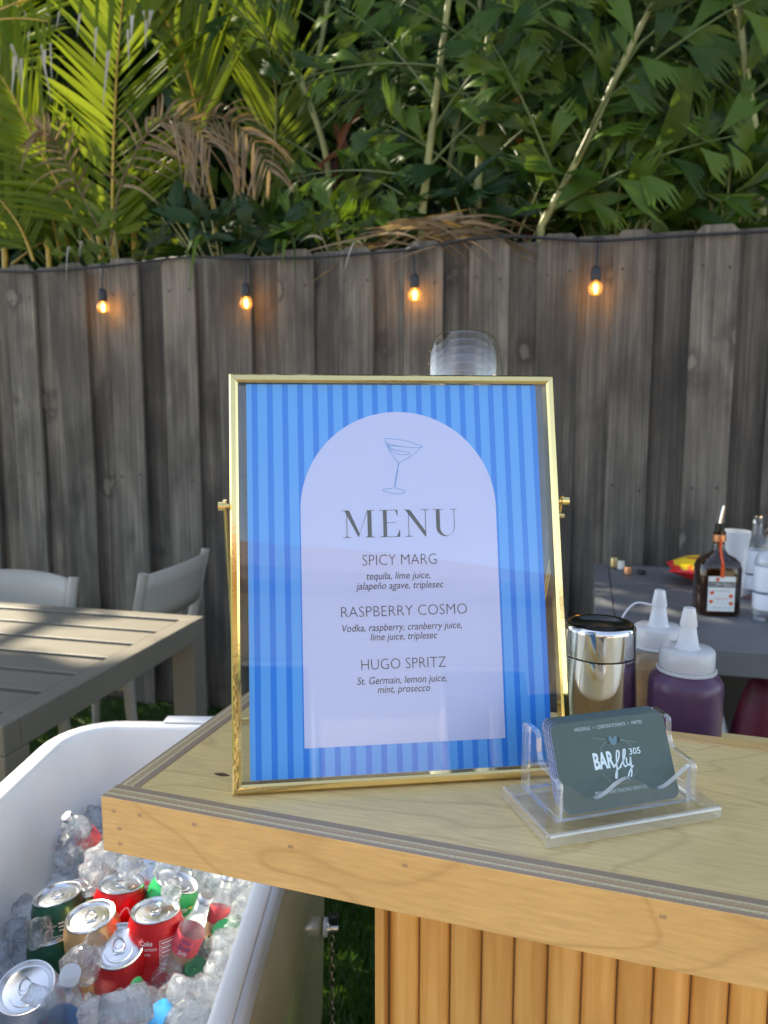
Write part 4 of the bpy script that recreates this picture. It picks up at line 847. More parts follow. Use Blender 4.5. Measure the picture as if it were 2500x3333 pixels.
can(82, 3212, .765, (.1, -1), 22, 'silver cola can tipped toward the viewer at the lower left', M_silver, 0, [cstroke([[(0, 0), (.1, 1.5), (.9, 1.4), (1.1, .6), (.5, 0), (0, .05)], [(1.5, .7), (1.45, .1), (1.7, .1)], [(2.0, .3), (2.4, .6), (2.2, .8), (1.95, .4), (2.3, .05), (2.6, .4)], [(2.9, 1.3), (2.8, .2), (3.1, .1)], [(2.6, .9), (3.2, .9)]], .0048, .0062, -.002, -.029, .0009, M_redp), ctxt('0 CAL', -.002, .008, -.040, -.034, M_redp)])

# bottles in the ice
M_liqp = pmat('peach_soda_glass', (.70, .46, .28), .08, var=.08, vscale=20, **{'Transmission Weight': .55, 'Coat Weight': .5}); M_pink = pmat('pink_label', (.72, .09, .11), .45, var=.22, vscale=160); M_blue = pmat('blue_label', (.05, .33, .70), .4, var=.2, vscale=120)
M_pet = thin_glass('clear_water_bottle', (.93, .95, .97), 1.5, .03, .10, (.75, .8, .86)); M_gglass = pmat('green_bottle_glass', (.03, .30, .10), .07, var=.1, **{'Transmission Weight': .6}); M_navy = pmat('navy_print', (.05, .08, .25), .4, var=.1)
def back_from(neck, base, L_):
    n_, b_ = Vector(neck), Vector(base); return n_ - (n_ - b_).normalized() * L_
def axis_M(p, q):                                         # z axis from p to q
    a, b_ = Vector(p), Vector(q); z_ = (b_ - a).normalized(); y_ = Vector(_O) - a; y_ = (y_ - z_ * y_.dot(z_)).normalized(); x_ = y_.cross(z_)
    return Matrix(((x_[0], y_[0], z_[0], a[0]), (x_[1], y_[1], z_[1], a[1]), (x_[2], y_[2], z_[2], a[2]), (0, 0, 0, 1)))
def soda(base, neck, label, txt=True):
    L_ = (Vector(neck) - Vector(base)).length; o = thing('soda_bottle', label, 'bottle', axis_M(base, neck), 'glass soda bottles with pink labels'); s_ = L_ / .165
    rp = lambda l: [(r * s_, z * s_) for r, z in l]
    MB().lathe(rp([(0, 0), (.026, 0), (.0285, .004), (.0285, .040), (.0265, .046)]), 40).build('soda_fill', M_liqp, o, 60)
    MB().lathe(rp([(.0265, .0462), (.0288, .050), (.0288, .088), (.025, .100), (.017, .116), (.0128, .130), (.0125, .152), (.0142, .154), (.0142, .158)]), 40).build('bottle_glass', M_pet, o, 60)
    MB().lathe(rp([(.0150, .1545), (.0152, .162), (.013, .1655), (0, .166)]), 28).build('crown_cap', M_silver, o, 50)
    lb_ = MB().lathe(rp([(.0289, .046), (.0291, .0465), (.0291, .087), (.0289, .0875)]), 40).build('label', M_pink, o, 60)
    if txt:
        for s2, x0, x1, z0, z1 in (('FEVER', -.010, .010, .074, .081), ('Soda', -.013, .013, .061, .071)):
            v, f = text_geo(s2, .005, .2); v = fit(v, x0 * s_, x1 * s_, z0 * s_, z1 * s_); v[:, 2] = .0004; v = wrap(v, .0291 * s_, math.pi); MB().add(v, f).build('label_text', M_navy, lb_)
        v, f = text_geo('20', .01); v = fit(v, -.009 * s_, .009 * s_, .050 * s_, .0575 * s_); v[:, 2] = .0004; MB().add(wrap(v, .0291 * s_, math.pi), f).build('label_text', M_letw, lb_)
    MB().lathe(rp([(.0129, .134), (.0130, .150)]), 28).build('neck_label', M_label, o, 40)
    return o
soda(Pz(572, 3150, .705), Pz(672, 2915, .790), 'pink labelled soda bottle lying neck up beside the right red can')
soda(Pz(690, 3060, .690), Pz(742, 2850, .755), 'pink labelled soda bottle farther back against the right wall', False)
soda(Pz(330, 2770, .735), Pz(215, 2655, .805), 'pink labelled soda bottle under the counter corner at the back left', False)
def water(base, neck, label, capm, labm):
    L_ = (Vector(neck) - Vector(base)).length; o = thing('water_bottle', label, 'bottle', axis_M(base, neck), 'clear plastic water bottles'); s_ = L_ / .2; rp = lambda l: [(r * s_, z * s_) for r, z in l]
    MB().lathe(rp([(0, .002), (.026, 0), (.031, .006), (.031, .05), (.0295, .055), (.031, .06), (.031, .135), (.028, .150), (.019, .168), (.0135, .176), (.0132, .180), (.0165, .181), (.0165, .183), (.0125, .184)]), 40).build('bottle_body', M_pet, o, 60)
    MB().lathe(rp([(.0150, .1835), (.0152, .1845), (.0152, .198), (.0140, .2), (0, .2)]), 36).build('screw_cap', capm, o, 40)
    MB().lathe(rp([(.0312, .065), (.0314, .066), (.0314, .112), (.0312, .113)]), 40).build('label', labm, o, 40); return o
water(Pz(150, 3520, .66), Pz(232, 3158, .785), 'clear water bottle with a white cap poking up at the bottom of the cooler', M_cap, M_blue)
water(Pz(600, 3420, .705), Pz(440, 3195, .735), 'clear water bottle with a bright blue label lying in the lower ice', M_gglass, M_blue)
o = thing('green_bottle', 'bright green bottle buried in ice at the right side of the cooler', 'bottle', axis_M(back_from(Pz(640, 3150, .715), Pz(540, 3290, .63), .132), Pz(640, 3150, .715)))
MB().lathe([(0, 0), (.024, 0), (.026, .004), (.026, .07), (.014, .10), (.012, .125), (.0135, .127), (.0135, .132), (0, .132)], 36).build('bottle_glass', M_gglass, o, 60)
o = thing('green_bottle', 'short green bottle shoulder showing between ice cubes by the right wall', 'bottle', axis_M(back_from(Pz(728, 3028, .728), Pz(770, 3140, .64), .073), Pz(728, 3028, .728)))
MB().lathe([(0, 0), (.024, 0), (.026, .004), (.026, .04), (.014, .06), (.012, .07), (.0135, .072), (0, .073)], 36).build('bottle_glass', M_gglass, o, 60)

# ice cubes, each one an object
import bmesh
cubes = []
for q in range(7):
    bm = bmesh.new(); bmesh.ops.create_icosphere(bm, subdivisions=3, radius=1); rs = np.random.default_rng(40 + q); ph_ = rs.uniform(0, 6.28, 9); sc_ = rs.uniform(.75, 1.2, 3); pw = rs.uniform(3.2, 7)
    for v in bm.verts:
        p = v.co.normalized(); k = (abs(p.x) ** pw + abs(p.y) ** pw + abs(p.z) ** pw) ** (-1 / pw)
        k *= 1 + .10 * math.sin(3.1 * p.x + ph_[0]) * math.sin(2.7 * p.y + ph_[1]) + .06 * math.sin(6 * p.z + ph_[2] + 3 * p.x) + .035 * math.sin(11 * p.x + 9 * p.y + ph_[3]) + .03 * math.sin(15 * p.z + 8 * p.x + ph_[4])
        v.co = Vector((p.x * sc_[0], p.y * sc_[1], p.z * sc_[2])) * k
    me = bpy.data.meshes.new('ice_cube'); bm.to_mesh(me); bm.free(); me.materials.append(M_ice); me.polygons.foreach_set('use_smooth', [True] * len(me.polygons)); cubes.append(me)
placed = []
def near_lid(p):
    for c, M in can_centres:
        d = np.array(p) - c
        if d[0] ** 2 + d[1] ** 2 < .034 ** 2 and d[2] > -.05: return True
        if -.07 < d[1] < .01 and abs(d[0] - d[1] * c[0] / c[1]) < .034 and d[2] > -.048 - .2 * (d[1] + .03): return True   # keep the can fronts clear
    return False
KEEP = [(632, 3020, 62), (655, 2945, 50), (600, 3095, 55), (386, 3077, 85), (225, 3180, 45), (506, 2960, 80), (293, 2980, 80), (186, 2908, 75), (500, 3030, 50), (410, 2950, 40), (600, 2915, 45), (720, 2955, 40), (82, 3205, 70), (480, 3255, 50)]
def blocks(x, y, z, s_):
    d = np.array((x, y, z)) - _O; w_ = d @ _F; px, py = 1250 + FPX * (d @ _R) / w_, 1666.5 - FPX * (d @ _U) / w_; rp = s_ * FPX / w_
    return z > .685 and any((px - a) ** 2 + (py - b_) ** 2 < (c + rp * .6) ** 2 for a, b_, c in KEEP)
def put_ice(x, y, z, s_):
    o = bpy.data.objects.new('ice_cube', random.choice(cubes)); COL.objects.link(o)
    o.matrix_world = T(x, y, z) @ Matrix.Rotation(random.uniform(0, 6.28), 4, Vector((random.gauss(0, 1), random.gauss(0, 1), random.gauss(0, 1))).normalized()) @ Matrix.Diagonal((s_, s_, s_, 1))
    tag(o, 'clear wet ice cube heaped with the others in the white cooler', 'ice cube', 'ice cubes in the cooler'); placed.append((x, y, z, s_))
tries = 0
while len(placed) < 282 and tries < 40000:
    tries += 1; x = random.uniform(CX0 + .05, CX1 - .045) if random.random() < .7 else random.uniform(-.24, CX1 - .04); y = random.uniform(.48, CY1 - .055); s_ = random.uniform(.0095, .0150); z = iz(x, y) + random.uniform(-.012, .012)
    if near_lid((x, y, z)) or blocks(x + .034 * (y - .6), y, z, s_): continue
    if any((x - a) ** 2 + (y - b_) ** 2 + (z - c) ** 2 < (.72 * (s_ + d)) ** 2 for a, b_, c, d in placed): continue
    put_ice(x + .034 * (y - .6), y, z, s_)
for px, py, z, s_ in ((250, 2745, .765, .016), (330, 2800, .775, .016), (375, 2785, .785, .014), (425, 2815, .790, .015), (250, 2690, .785, .013), (300, 2840, .770, .012), (205, 2790, .755, .013), (128, 3035, .740, .015), (300, 3085, .742, .014), (265, 3140, .742, .016), (735, 3075, .745, .013), (600, 3225, .748, .016), (440, 3270, .752, .015), (690, 3225, .740, .016), (725, 3150, .740, .015), (560, 2905, .780, .009), (545, 2825, .768, .012), (120, 3240, .777, .009), (400, 3290, .75, .016), (310, 3300, .75, .015), (620, 3320, .745, .017)):
    p = Pz(px, py, z); put_ice(p[0], p[1], z, s_)

# ================================================================== PLANTS BEHIND THE FENCE
M_lf1 = leafmat('fishtail_leaf', (.008, .030, .005), (.080, .145, .016), .30, .5); M_lf2 = leafmat('dark_depth_shade_leaf', (.004, .015, .003), (.017, .046, .006), .14)  # dark leaf colour also carries the shade deep in the foliage
M_ar = leafmat('areca_leaf', (.080, .150, .010), (.20, .27, .024), .60); M_ar2 = leafmat('shade_tinted_areca_leaf', (.060, .105, .012), (.135, .19, .026), .48)  # second areca copy is darker, with shade put into its leaf colour
M_dry = leafmat('dry_brown_leaf', (.12, .080, .045), (.30, .225, .145), .25, .6); M_rust = leafmat('rust_brown_leaf', (.055, .020, .008), (.14, .05, .015), .2, .6); M_tip = leafmat('bleached_leaf_tip', (.33, .31, .29), (.50, .48, .45), .3, .6)
M_rib = pmat('yellow_midrib', (.42, .29, .035), .45, var=.25, vscale=6); M_twig = pmat('green_leaf_stalk', (.085, .125, .035), .5, var=.25, vscale=9)
M_cane = pmat('olive_cane', (.25, .26, .095), .5, bump=.1, var=.25, vscale=9)
# patches the photo shows in sun: leaves that would shade them are left out of the crowns
LITP = [(.03, [tuple(Pz(x, y, .03)[:2]) for x, y in ((1040, 3060), (1225, 3060), (1225, 3360), (1000, 3360))], .02),
        (.74, [tuple(Pz(x, y, .74)[:2]) for x, y in ((-260, 1985), (60, 1980), (230, 1992), (300, 2010), (235, 2030), (330, 2030), (430, 2025), (470, 2045), (600, 2050), (588, 2078), (470, 2125), (330, 2120), (250, 2165), (120, 2180), (-260, 2200))], .03),
        (.72, [tuple(Pz(x, y, .72)[:2]) for x, y in ((520, 2790), (700, 2800), (900, 2860), (840, 3000), (720, 3400), (600, 3400), (560, 3180), (480, 3100), (400, 3090), (360, 3040), (450, 2990), (520, 2940))], .03),
        (.86, [tuple(Pz(x, y, .86)[:2]) for x, y in ((-60, 2480), (150, 2370), (300, 2340), (330, 2400), (190, 2450), (-60, 2620))], .02)]
def in_poly(x, y, pl):
    c = False; j = len(pl) - 1
    for i in range(len(pl)):
        (xi, yi), (xj, yj) = pl[i], pl[j]
        if (yi > y) != (yj > y) and x < (xj - xi) * (y - yi) / (yj - yi) + xi: c = not c
        j = i
    return c
pdir = FN @ S
def shades(q, r_):
    for zp, pl, mg in LITP:
        t_ = (q[2] - zp) / S[2]
        if zp == .74 and math.sin(q[0] * 5.3 + 2.1 * q[1]) + math.sin(q[1] * 7.1 + q[0] * 1.7) > .75: continue      # sprays that dapple the table
        if t_ > 0:
            h = q - S * t_
            for ax, ay in ((0, 0), (r_, 0), (-r_, 0), (0, r_), (0, -r_)):
                if in_poly(h[0] + ax, h[1] + ay, pl): return True
    t_ = -((q @ -FN) - (FC + .45)) / pdir                  # the areca fronds stand in sun too
    if t_ > .25:
        h = q - S * t_; s_ = h @ FD
        if -3.0 < s_ < -.6 and 2.0 < h[2] < 3.8 and random.random() < .96: return True
    return False
def fish_template():
    cols = 9; secs = ((0, 0, .015), (.18, -.03, .045), (.36, -.075, .10), (.52, -.125, .15), (.66, -.165, .19)); V_, F2 = [], []
    curl, twist, arch = random.uniform(.05, .30), random.uniform(-.25, .25), random.uniform(.0, .10)
    def zf(x, t_): return -curl * x * x + twist * (t_ - .5) * x * .6 + arch * math.sin(3.1 * x) + .10 * abs(t_ - .5) * x
    for x, a, b_ in secs:
        for k in range(cols):
            t_ = k / (cols - 1); jx = x * (1 + .05 * math.sin(5 * t_ + twist * 20)); V_.append((jx, a + (b_ - a) * t_, zf(x, t_) + (.016 if k % 2 else -.010) * x))
    for i in range(len(secs) - 1):
        for k in range(cols - 1): F2.append((i * cols + k, i * cols + k + 1, (i + 1) * cols + k + 1, (i + 1) * cols + k))
    base = (len(secs) - 1) * cols; dirn = random.choice((1, 1, -1)); k = 0
    while k < cols - 1:                                   # ragged tip: teeth of uneven width and length
        st_ = min(random.choice((1, 2, 2)), cols - 1 - k); t_ = (k + st_ * random.uniform(.3, .8)) / (cols - 1); tt = t_ if dirn > 0 else 1 - t_
        ln = .72 + .34 * tt + random.uniform(-.07, .07); y = -.165 + .355 * t_ * 1.08
        V_.append((ln, y, zf(ln, t_) - random.uniform(0, .05))); F2.append(tuple([base + k + j for j in range(st_ + 1)][::-1] + [len(V_) - 1])[::-1]); k += st_
    return np.array(V_), F2
FISH = [fish_template() for _ in range(12)]
LANCE = (np.array([(0, 0, 0), (.3, -.13, .02), (.3, .13, .02), (.3, 0, -.01), (.7, -.10, -.05), (.7, .10, -.05), (.7, 0, -.08), (1, 0, -.2)]), [(0, 1, 3), (0, 3, 2), (1, 4, 6, 3), (3, 6, 5, 2), (4, 7, 6), (6, 7, 5)])
def unit(v): v = np.array(v, float); return v / (np.linalg.norm(v) + 1e-9)
def leaf(mb, tmpl, p, d, n, size, mi=0, wid=1.0, flip=1):
    d = unit(d); n = unit(np.array(n) - d * (np.array(n) @ d)); s_ = np.cross(n, d) * flip; V_, F2 = tmpl
    W_ = p + size * (V_[:, :1] * d + V_[:, 1:2] * wid * s_ + V_[:, 2:3] * n); b0 = len(mb.v)
    mb.v.extend(map(tuple, W_.tolist())); mb.f.extend(tuple(b0 + i for i in f) for f in F2); mb.m.extend([mi] * len(F2))
def strip(mb, p, d, n, L_, wd, droop, mi=0, segs=5, tip_mi=None, curl=0):
    d = unit(d); s_ = unit(np.cross(d, n)); n = unit(np.cross(s_, d)); b0 = len(mb.v)
    for k in range(segs + 1):
        t_ = k / segs; c = p + d * L_ * t_ + np.array((0, 0, -1)) * droop * L_ * t_ * t_ + s_ * curl * L_ * t_ * t_
        w_ = wd * (min(1, t_ * 5 + .25)) * (1 - t_ ** 2.2) + .0008
        for q_ in (c - s_ * w_ / 2, c - n * w_ * .14, c + s_ * w_ / 2): mb.v.append(tuple(q_))
    for k in range(segs):
        for a in (0, 1):
            mb.f.append((b0 + 3 * k + a, b0 + 3 * k + a + 1, b0 + 3 * k + a + 4, b0 + 3 * k + a + 3)); mb.m.append(mi if (tip_mi is None or k < segs * .6) else tip_mi)
TOCAM = FN + np.array((0, 0, .15))
def areca_frond(parent, pix, d0, d1, L_, n, sides, mats, ang=(55, 28), droop=.25, wd=.030, t0=.12, ribr=.009, tip=None, jit=.12, dead=False):
    ribs = cat_rom([Pf(x, y, d0 + (d1 - d0) * i / (len(pix) - 1)) for i, (x, y) in enumerate(pix)], 8); m_ = len(ribs)
    mb = MB(); mb.tube(ribs, [ribr * (1 - .75 * i / m_) for i in range(m_)], 6, 1)
    for k in range(n):
        t_ = t0 + (1 - t0) * (k + random.uniform(-.3, .3)) / n; f_ = min(max(t_, 0), .999) * (m_ - 1); i = int(f_); p = ribs[i] + (ribs[i + 1] - ribs[i]) * (f_ - i); tg = unit(ribs[i + 1] - ribs[i])
        for sd, ls in sides:
            sv = unit(np.cross(TOCAM, tg)) * sd; a = R(ang[0] + (ang[1] - ang[0]) * t_ + random.uniform(-5, 5)) ; ll = L_ * ls * (math.sin(math.pi * (.12 + .80 * t_)) ** .6) * random.uniform(.86, 1.08)
            if tip is not None: ll *= random.uniform(.40, 1.20)
            dd = tg * math.cos(a) + sv * math.sin(a) + TOCAM * random.uniform(-jit, jit) + TOCAM * .10
            strip(mb, p, dd, TOCAM + unit((random.gauss(0, 1), random.gauss(0, 1), random.gauss(0, 1))) * (.9 if dead else .35), ll, wd * random.uniform(.8, 1.15), droop * random.uniform(.6, 1.4), 0, 6, tip, random.uniform(-.25, .25) if dead else (random.uniform(-.35, .35) if tip is not None else 0))
    mb.build('frond', mats, parent, 60)
def stem(parent, pix, d, r0, r1, m_, ground=True):
    pts = [Pf(x, y, d) for x, y in pix]
    if ground: pts = [np.array((pts[0][0], pts[0][1], 0))] + pts
    pts = cat_rom(pts, 6); n = len(pts); MB().tube(pts, [r0 + (r1 - r0) * i / (n - 1) for i in range(n)], 10).build('stem', m_, parent, 60)
pa = thing('areca_palm', 'sunlit yellow-green areca palm with tall upright fronds behind the fence at left', 'palm', T(*Pf(372, 2300, .4)[:2], 0)); pa.matrix_world.translation.z = 0
PAL = []
def plant(name, label, px, d, group=None):
    p = Pf(px, 850, d); o = thing(name, label, 'palm' if 'palm' in name else 'plant', T(p[0], p[1], 0), group); PAL.append(o); return o
bpy.data.objects.remove(pa)
# builders work in world coordinates, so the parent's inverse is applied once at the end
pa = plant('areca_palm', 'sunlit areca palm with a straight upright frond rising behind the fence at left', 372, .4, 'palms behind the fence')
areca_frond(pa, [(372, 800), (366, 640), (372, 400), (386, 150), (405, -60), (425, -260)], .35, .30, .66, 46, ((-1, 1.0), (1, .75)), [M_ar, M_rib], (60, 36), .10, .036, .02)
areca_frond(pa, [(345, 850), (240, 690), (130, 490), (20, 275), (-110, 100)], .42, .25, .50, 34, ((1, .9), (-1, .9)), [M_ar, M_rib], (50, 26), .15, .030, .20)
areca_frond(pa, [(378, 820), (420, 690), (462, 610), (560, 520)], .40, .50, .42, 16, ((1, .8), (-1, .8)), [M_ar2, M_rib], (45, 30), .3, .024, .3)
areca_frond(pa, [(360, 800), (395, 600), (500, 410), (600, 390), (690, 480)], .30, .22, .32, 22, ((1, .9), (-1, .9)), [M_dry, M_dry], (70, 40), .6, .014, .25, .006, None, .3, True)
areca_frond(pa, [(330, 760), (230, 560), (170, 440), (120, 420)], .30, .25, .26, 18, ((1, .8), (-1, .8)), [M_dry, M_dry], (60, 40), .5, .012, .2, .005, None, .3, True)
stem(pa, [(372, 900), (372, 800)], .36, .020, .012, M_rib); stem(pa, [(442, 900), (432, 740)], .42, .016, .012, M_rib); stem(pa, [(335, 900), (303, 745)], .36, .017, .013, M_rib)
pb = plant('areca_palm', 'areca palm with an orange midrib frond leaning left over dry brown leaves', 700, .5, 'palms behind the fence')
areca_frond(pb, [(697, 690), (648, 407), (603, 211), (527, 45), (420, -140)], .45, .25, .62, 40, ((-1, 1.0), (1, .30)), [M_ar2, M_rib], (42, 22), .06, .038, .22, .010)
areca_frond(pb, [(690, 700), (560, 480), (700, 385), (810, 440), (880, 560)], .40, .30, .34, 20, ((1, .9), (-1, .9)), [M_dry, M_dry], (65, 40), .7, .014, .35, .005, None, .3, True)
areca_frond(pb, [(840, 720), (880, 560), (900, 330), (860, 100), (800, -150)], .75, .60, .55, 30, ((1, .9), (-1, .9)), [M_ar2, M_cane], (45, 25), .12, .032)
stem(pb, [(705, 900), (697, 690)], .46, .018, .012, M_rib)
pc = plant('areca_palm', 'leftmost areca palm with drooping grey-tipped fronds hanging in at the top left', -60, .35, 'palms behind the fence')
areca_frond(pc, [(-160, 120), (30, 20), (240, -40), (430, -60), (520, -40)], .10, -.10, .26, 16, ((-1, 1.0), (1, .5)), [M_ar, M_rib, M_tip], (75, 60), .85, .026, .05, .007, 2)
areca_frond(pc, [(-260, 160), (-120, 90), (40, 60), (160, 70)], .05, -.05, .20, 12, ((-1, 1.0), (1, .8)), [M_ar, M_rib, M_tip], (70, 50), .75, .024, .05, .007, 2)
areca_frond(pc, [(200, 840), (150, 620), (95, 420), (-20, 240)], .60, .55, .50, 30, ((1, .9), (-1, .9)), [M_ar2, M_rib], (50, 30), .2, .026)
areca_frond(pc, [(110, 850), (60, 730), (-40, 610), (-180, 520)], .45, .40, .46, 26, ((1, .9), (-1, .9)), [M_ar, M_rib], (55, 30), .2, .022)
areca_frond(pc, [(255, 850), (205, 740), (190, 590), (210, 470)], .65, .6, .45, 26, ((1, .9), (-1, .9)), [M_ar2, M_rib], (55, 35), .2, .022)
areca_frond(pc, [(-40, 850), (10, 700), (30, 520), (-10, 330)], .55, .5, .50, 28, ((1, .9), (-1, .9)), [M_ar, M_rib], (55, 30), .2, .026)
areca_frond(pc, [(40, 860), (150, 780), (260, 730), (360, 720)], .70, .6, .42, 22, ((1, .8), (-1, .8)), [M_ar2, M_rib], (60, 35), .25, .018)
areca_frond(pc, [(-60, 330), (10, 160), (60, 20), (120, -160)], .85, .8, .6, 30, ((1, .9), (-1, .9)), [M_ar, M_rib], (50, 30), .15, .034)
stem(pc, [(20, 930), (20, 850)], .5, .017, .012, M_rib); stem(pc, [(165, 930), (150, 800)], .5, .015, .012, M_rib)

def fish_frond(parent, p0, d, L_, nl, size, m_, mb=None):
    own = mb is None; mb = mb or MB(); d = unit(d); pts = [p0 + d * L_ * t_ + np.array((0, 0, -1)) * .22 * L_ * t_ * t_ for t_ in np.linspace(0, 1, 8)]
    mb.tube(pts, [.006 * (1 - .7 * i / 7) for i in range(8)], 5, 1)
    for k in range(nl):
        t_ = .15 + .85 * (k + random.random()) / nl; p = p0 + d * L_ * t_ + np.array((0, 0, -1)) * .22 * L_ * t_ * t_; tg = unit(d + np.array((0, 0, -.44 * t_)))
        side = unit(np.cross(TOCAM + unit((random.gauss(0, 1), random.gauss(0, 1), random.gauss(0, 1))) * .5, tg)) * (1 if k % 2 else -1); a = R(random.uniform(25, 65)); dd = tg * math.cos(a) + side * math.sin(a) + np.array((0, 0, random.uniform(-.35, .15)))
        s_ = size * random.uniform(.7, 1.25) * (1 - .25 * t_); q_ = p + unit(dd) * .02
        if shades(p, .05): continue
        leaf(mb, random.choice(FISH), q_, dd, TOCAM + unit((random.gauss(0, 1), random.gauss(0, 1), random.gauss(0, 1))) * .55, s_, 0, random.uniform(.85, 1.4), 1 if k % 2 else -1)
    if own: mb.build('frond', [m_, M_twig], parent, 60)
def fishtail(label, px_cane, d, nf, size, seed, fan=1.0, r_=.017):
    random.seed(seed); o = plant('fishtail_palm', label, px_cane[0][0], d, 'palms behind the fence')
    pts = cat_rom([Pf(x, y, d) for x, y in px_cane], 8); base = np.array((pts[0][0], pts[0][1], 0)); allp = [base] + list(pts); n = len(allp)
    MB().tube(allp, [r_ * (1 - .45 * i / n) for i in range(n)], 10).build('stem', M_cane, o, 60)
    nf = int(nf * 1.35)
    for k in range(nf):
        t_ = (k + random.random()) / nf; i = int(t_ * (len(pts) - 1)); p = pts[i]; sd = 1 if k % 2 else -1
        d_ = FD * sd * random.uniform(.25, .9) * fan + np.array((0, 0, random.uniform(.25, .9))) + FN * random.uniform(-.5, .35)
        fish_frond(o, p, d_, random.uniform(.45, .85), random.randint(9, 14), size, M_lf1)
    return o
fishtail('fishtail palm on a slender upright cane left of the middle, above the first two bulbs', [(1080, 780), (1060, 500), (960, 200), (880, -100)], .55, 10, .20, 11)
fishtail('fishtail palm on a pale green cane above the clear cup stack', [(1375, 690), (1405, 430), (1460, 0), (1490, -250)], .14, 12, .19, 12)
fishtail('fishtail palm on the second pale cane, right of the cup stack', [(1555, 620), (1575, 300), (1600, 0), (1615, -250)], .20, 11, .21, 13)
fishtail('fishtail palm with a brownish thin cane deep between the pale canes', [(1450, 640), (1500, 330), (1560, 20), (1590, -200)], .80, 9, .22, 14)
fishtail('fishtail palm with a thick cane leaning to the right, above the rightmost bulb', [(1760, 740), (1900, 480), (2010, 240), (2130, 0), (2260, -260)], .14, 13, .23, 15, 1.0, .016)
fishtail('fishtail palm on a cane near the right edge with ragged hanging leaves', [(2480, 720), (2465, 500), (2430, 250), (2400, 0), (2380, -250)], .16, 12, .24, 16, 1.0, .019)
fishtail('fishtail palm arching over the fence between the leaning cane and the right edge', [(2100, 700), (2130, 520), (2210, 350), (2300, 200), (2360, 0)], .22, 11, .21, 17, 1.0, .010)
fishtail('fishtail palm beyond the right edge of the photo with only leaves reaching in', [(2760, 720), (2720, 400), (2690, 0), (2650, -250)], .45, 10, .26, 18)
fishtail('fishtail palm in deep shade between the areca palms and the upright canes', [(860, 760), (930, 500), (1020, 250), (1080, -60), (1100, -250)], .95, 11, .22, 19)
fishtail('fishtail palm in deep shade behind the leaning cane', [(1800, 760), (1780, 400), (1830, 100), (1850, -200)], .95, 11, .24, 20)
fishtail('fishtail palm in deep shade behind the right edge cane', [(2280, 760), (2310, 400), (2290, 100), (2300, -200)], 1.0, 11, .25, 21)
# low growth just above the boards
random.seed(31)
def shrub(label, px0, px1, y0, y1, d0, d1, n, size, m_, grp='low leafy shoots along the fence top'):
    p = Pf((px0 + px1) / 2, 850, (d0 + d1) / 2); o = plant('leafy_shoot', label, (px0 + px1) / 2, (d0 + d1) / 2, grp); mb = MB(); mb2 = MB()
    for k in range(n):
        q_ = Pf(random.uniform(px0, px1), random.uniform(y0, y1), random.uniform(d0, d1)); d_ = FD * random.uniform(-1, 1) + np.array((0, 0, random.uniform(-.5, .8))) + FN * random.uniform(-.1, .6)
        leaf(mb, random.choice(FISH) if random.random() < .7 else LANCE, q_, d_, TOCAM + unit((random.gauss(0, 1), random.gauss(0, 1), random.gauss(0, 1))) * .8, size * random.uniform(.6, 1.3), 0, random.uniform(.7, 1.2))
        if k % 6 == 0: mb2.tube([np.array((p[0] + random.gauss(0, .02), p[1] + random.gauss(0, .02), 1.5)), (q_ + p * np.array((1, 1, 0)) + np.array((0, 0, 1.8))) / 2 * np.array((1, 1, 1)), q_], [.007, .005, .003], 5)
    mb2.tube([np.array((p[0], p[1], 0)), np.array((p[0] + .02, p[1], .8)), np.array((p[0], p[1], 1.55))], [.012, .010, .008], 6)
    mb.build('foliage', m_, o, 60); mb2.build('stem', M_cane, o, 60)
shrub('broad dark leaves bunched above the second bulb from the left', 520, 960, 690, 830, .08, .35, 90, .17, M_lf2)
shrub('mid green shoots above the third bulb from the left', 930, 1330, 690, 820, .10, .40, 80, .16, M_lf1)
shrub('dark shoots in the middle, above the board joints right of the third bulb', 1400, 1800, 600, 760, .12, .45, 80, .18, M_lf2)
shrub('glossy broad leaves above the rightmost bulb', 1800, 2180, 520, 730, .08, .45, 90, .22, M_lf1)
shrub('glossy ragged leaves above the far right fence boards', 2150, 2560, 480, 720, .06, .40, 90, .23, M_lf1)
shrub('tangled shoots at the foot of the areca palms on the left', 180, 620, 700, 840, .15, .5, 60, .13, M_ar2)
# sprays that hang over the boards
random.seed(5)
o = plant('hanging_spray', 'thin green spray and dry blades hanging over the boards above the second bulb', 660, .02); mb = MB()
for px, py, L_, mi, dr in ((660, 800, .20, 0, 1.2), (665, 790, .26, 0, 1.6), (935, 800, .18, 0, 1.3), (950, 790, .22, 0, 1.5), (915, 800, .15, 0, 1.1), (230, 815, .16, 1, 1.6), (1050, 780, .14, 1, .9), (1180, 800, .16, 1, 1.4), (270, 800, .14, 1, 1.2)):
    strip(mb, Pf(px, py, .04), FD * random.uniform(-.6, .3) + FN * .5 + np.array((0, 0, .5)), TOCAM, L_, .020 if mi == 0 else .010, dr, mi, 7)
mb.build('foliage', [M_lf1, M_tip], o, 60)
o = plant('dead_frond', 'matted dead brown frond lying along the fence top above the cup stack', 1380, .1); mb = MB()
for k in range(70):
    px = random.uniform(1230, 1560); strip(mb, Pf(px, random.uniform(715, 790), random.uniform(.0, .15)), FD * random.choice((-1, 1, 1)) + np.array((0, 0, random.uniform(-.15, .35))) + FN * random.uniform(-.1, .3), TOCAM + unit((random.gauss(0, 1), random.gauss(0, 1), random.gauss(0, 1))), random.uniform(.15, .42), random.uniform(.008, .018), random.uniform(.1, .6), 0, 6, None, random.uniform(-.3, .3))
mb.build('foliage', M_dry, o, 60)
o = plant('dead_frond', 'rust brown dead leaves standing behind the pale canes', 1570, .45); mb = MB()
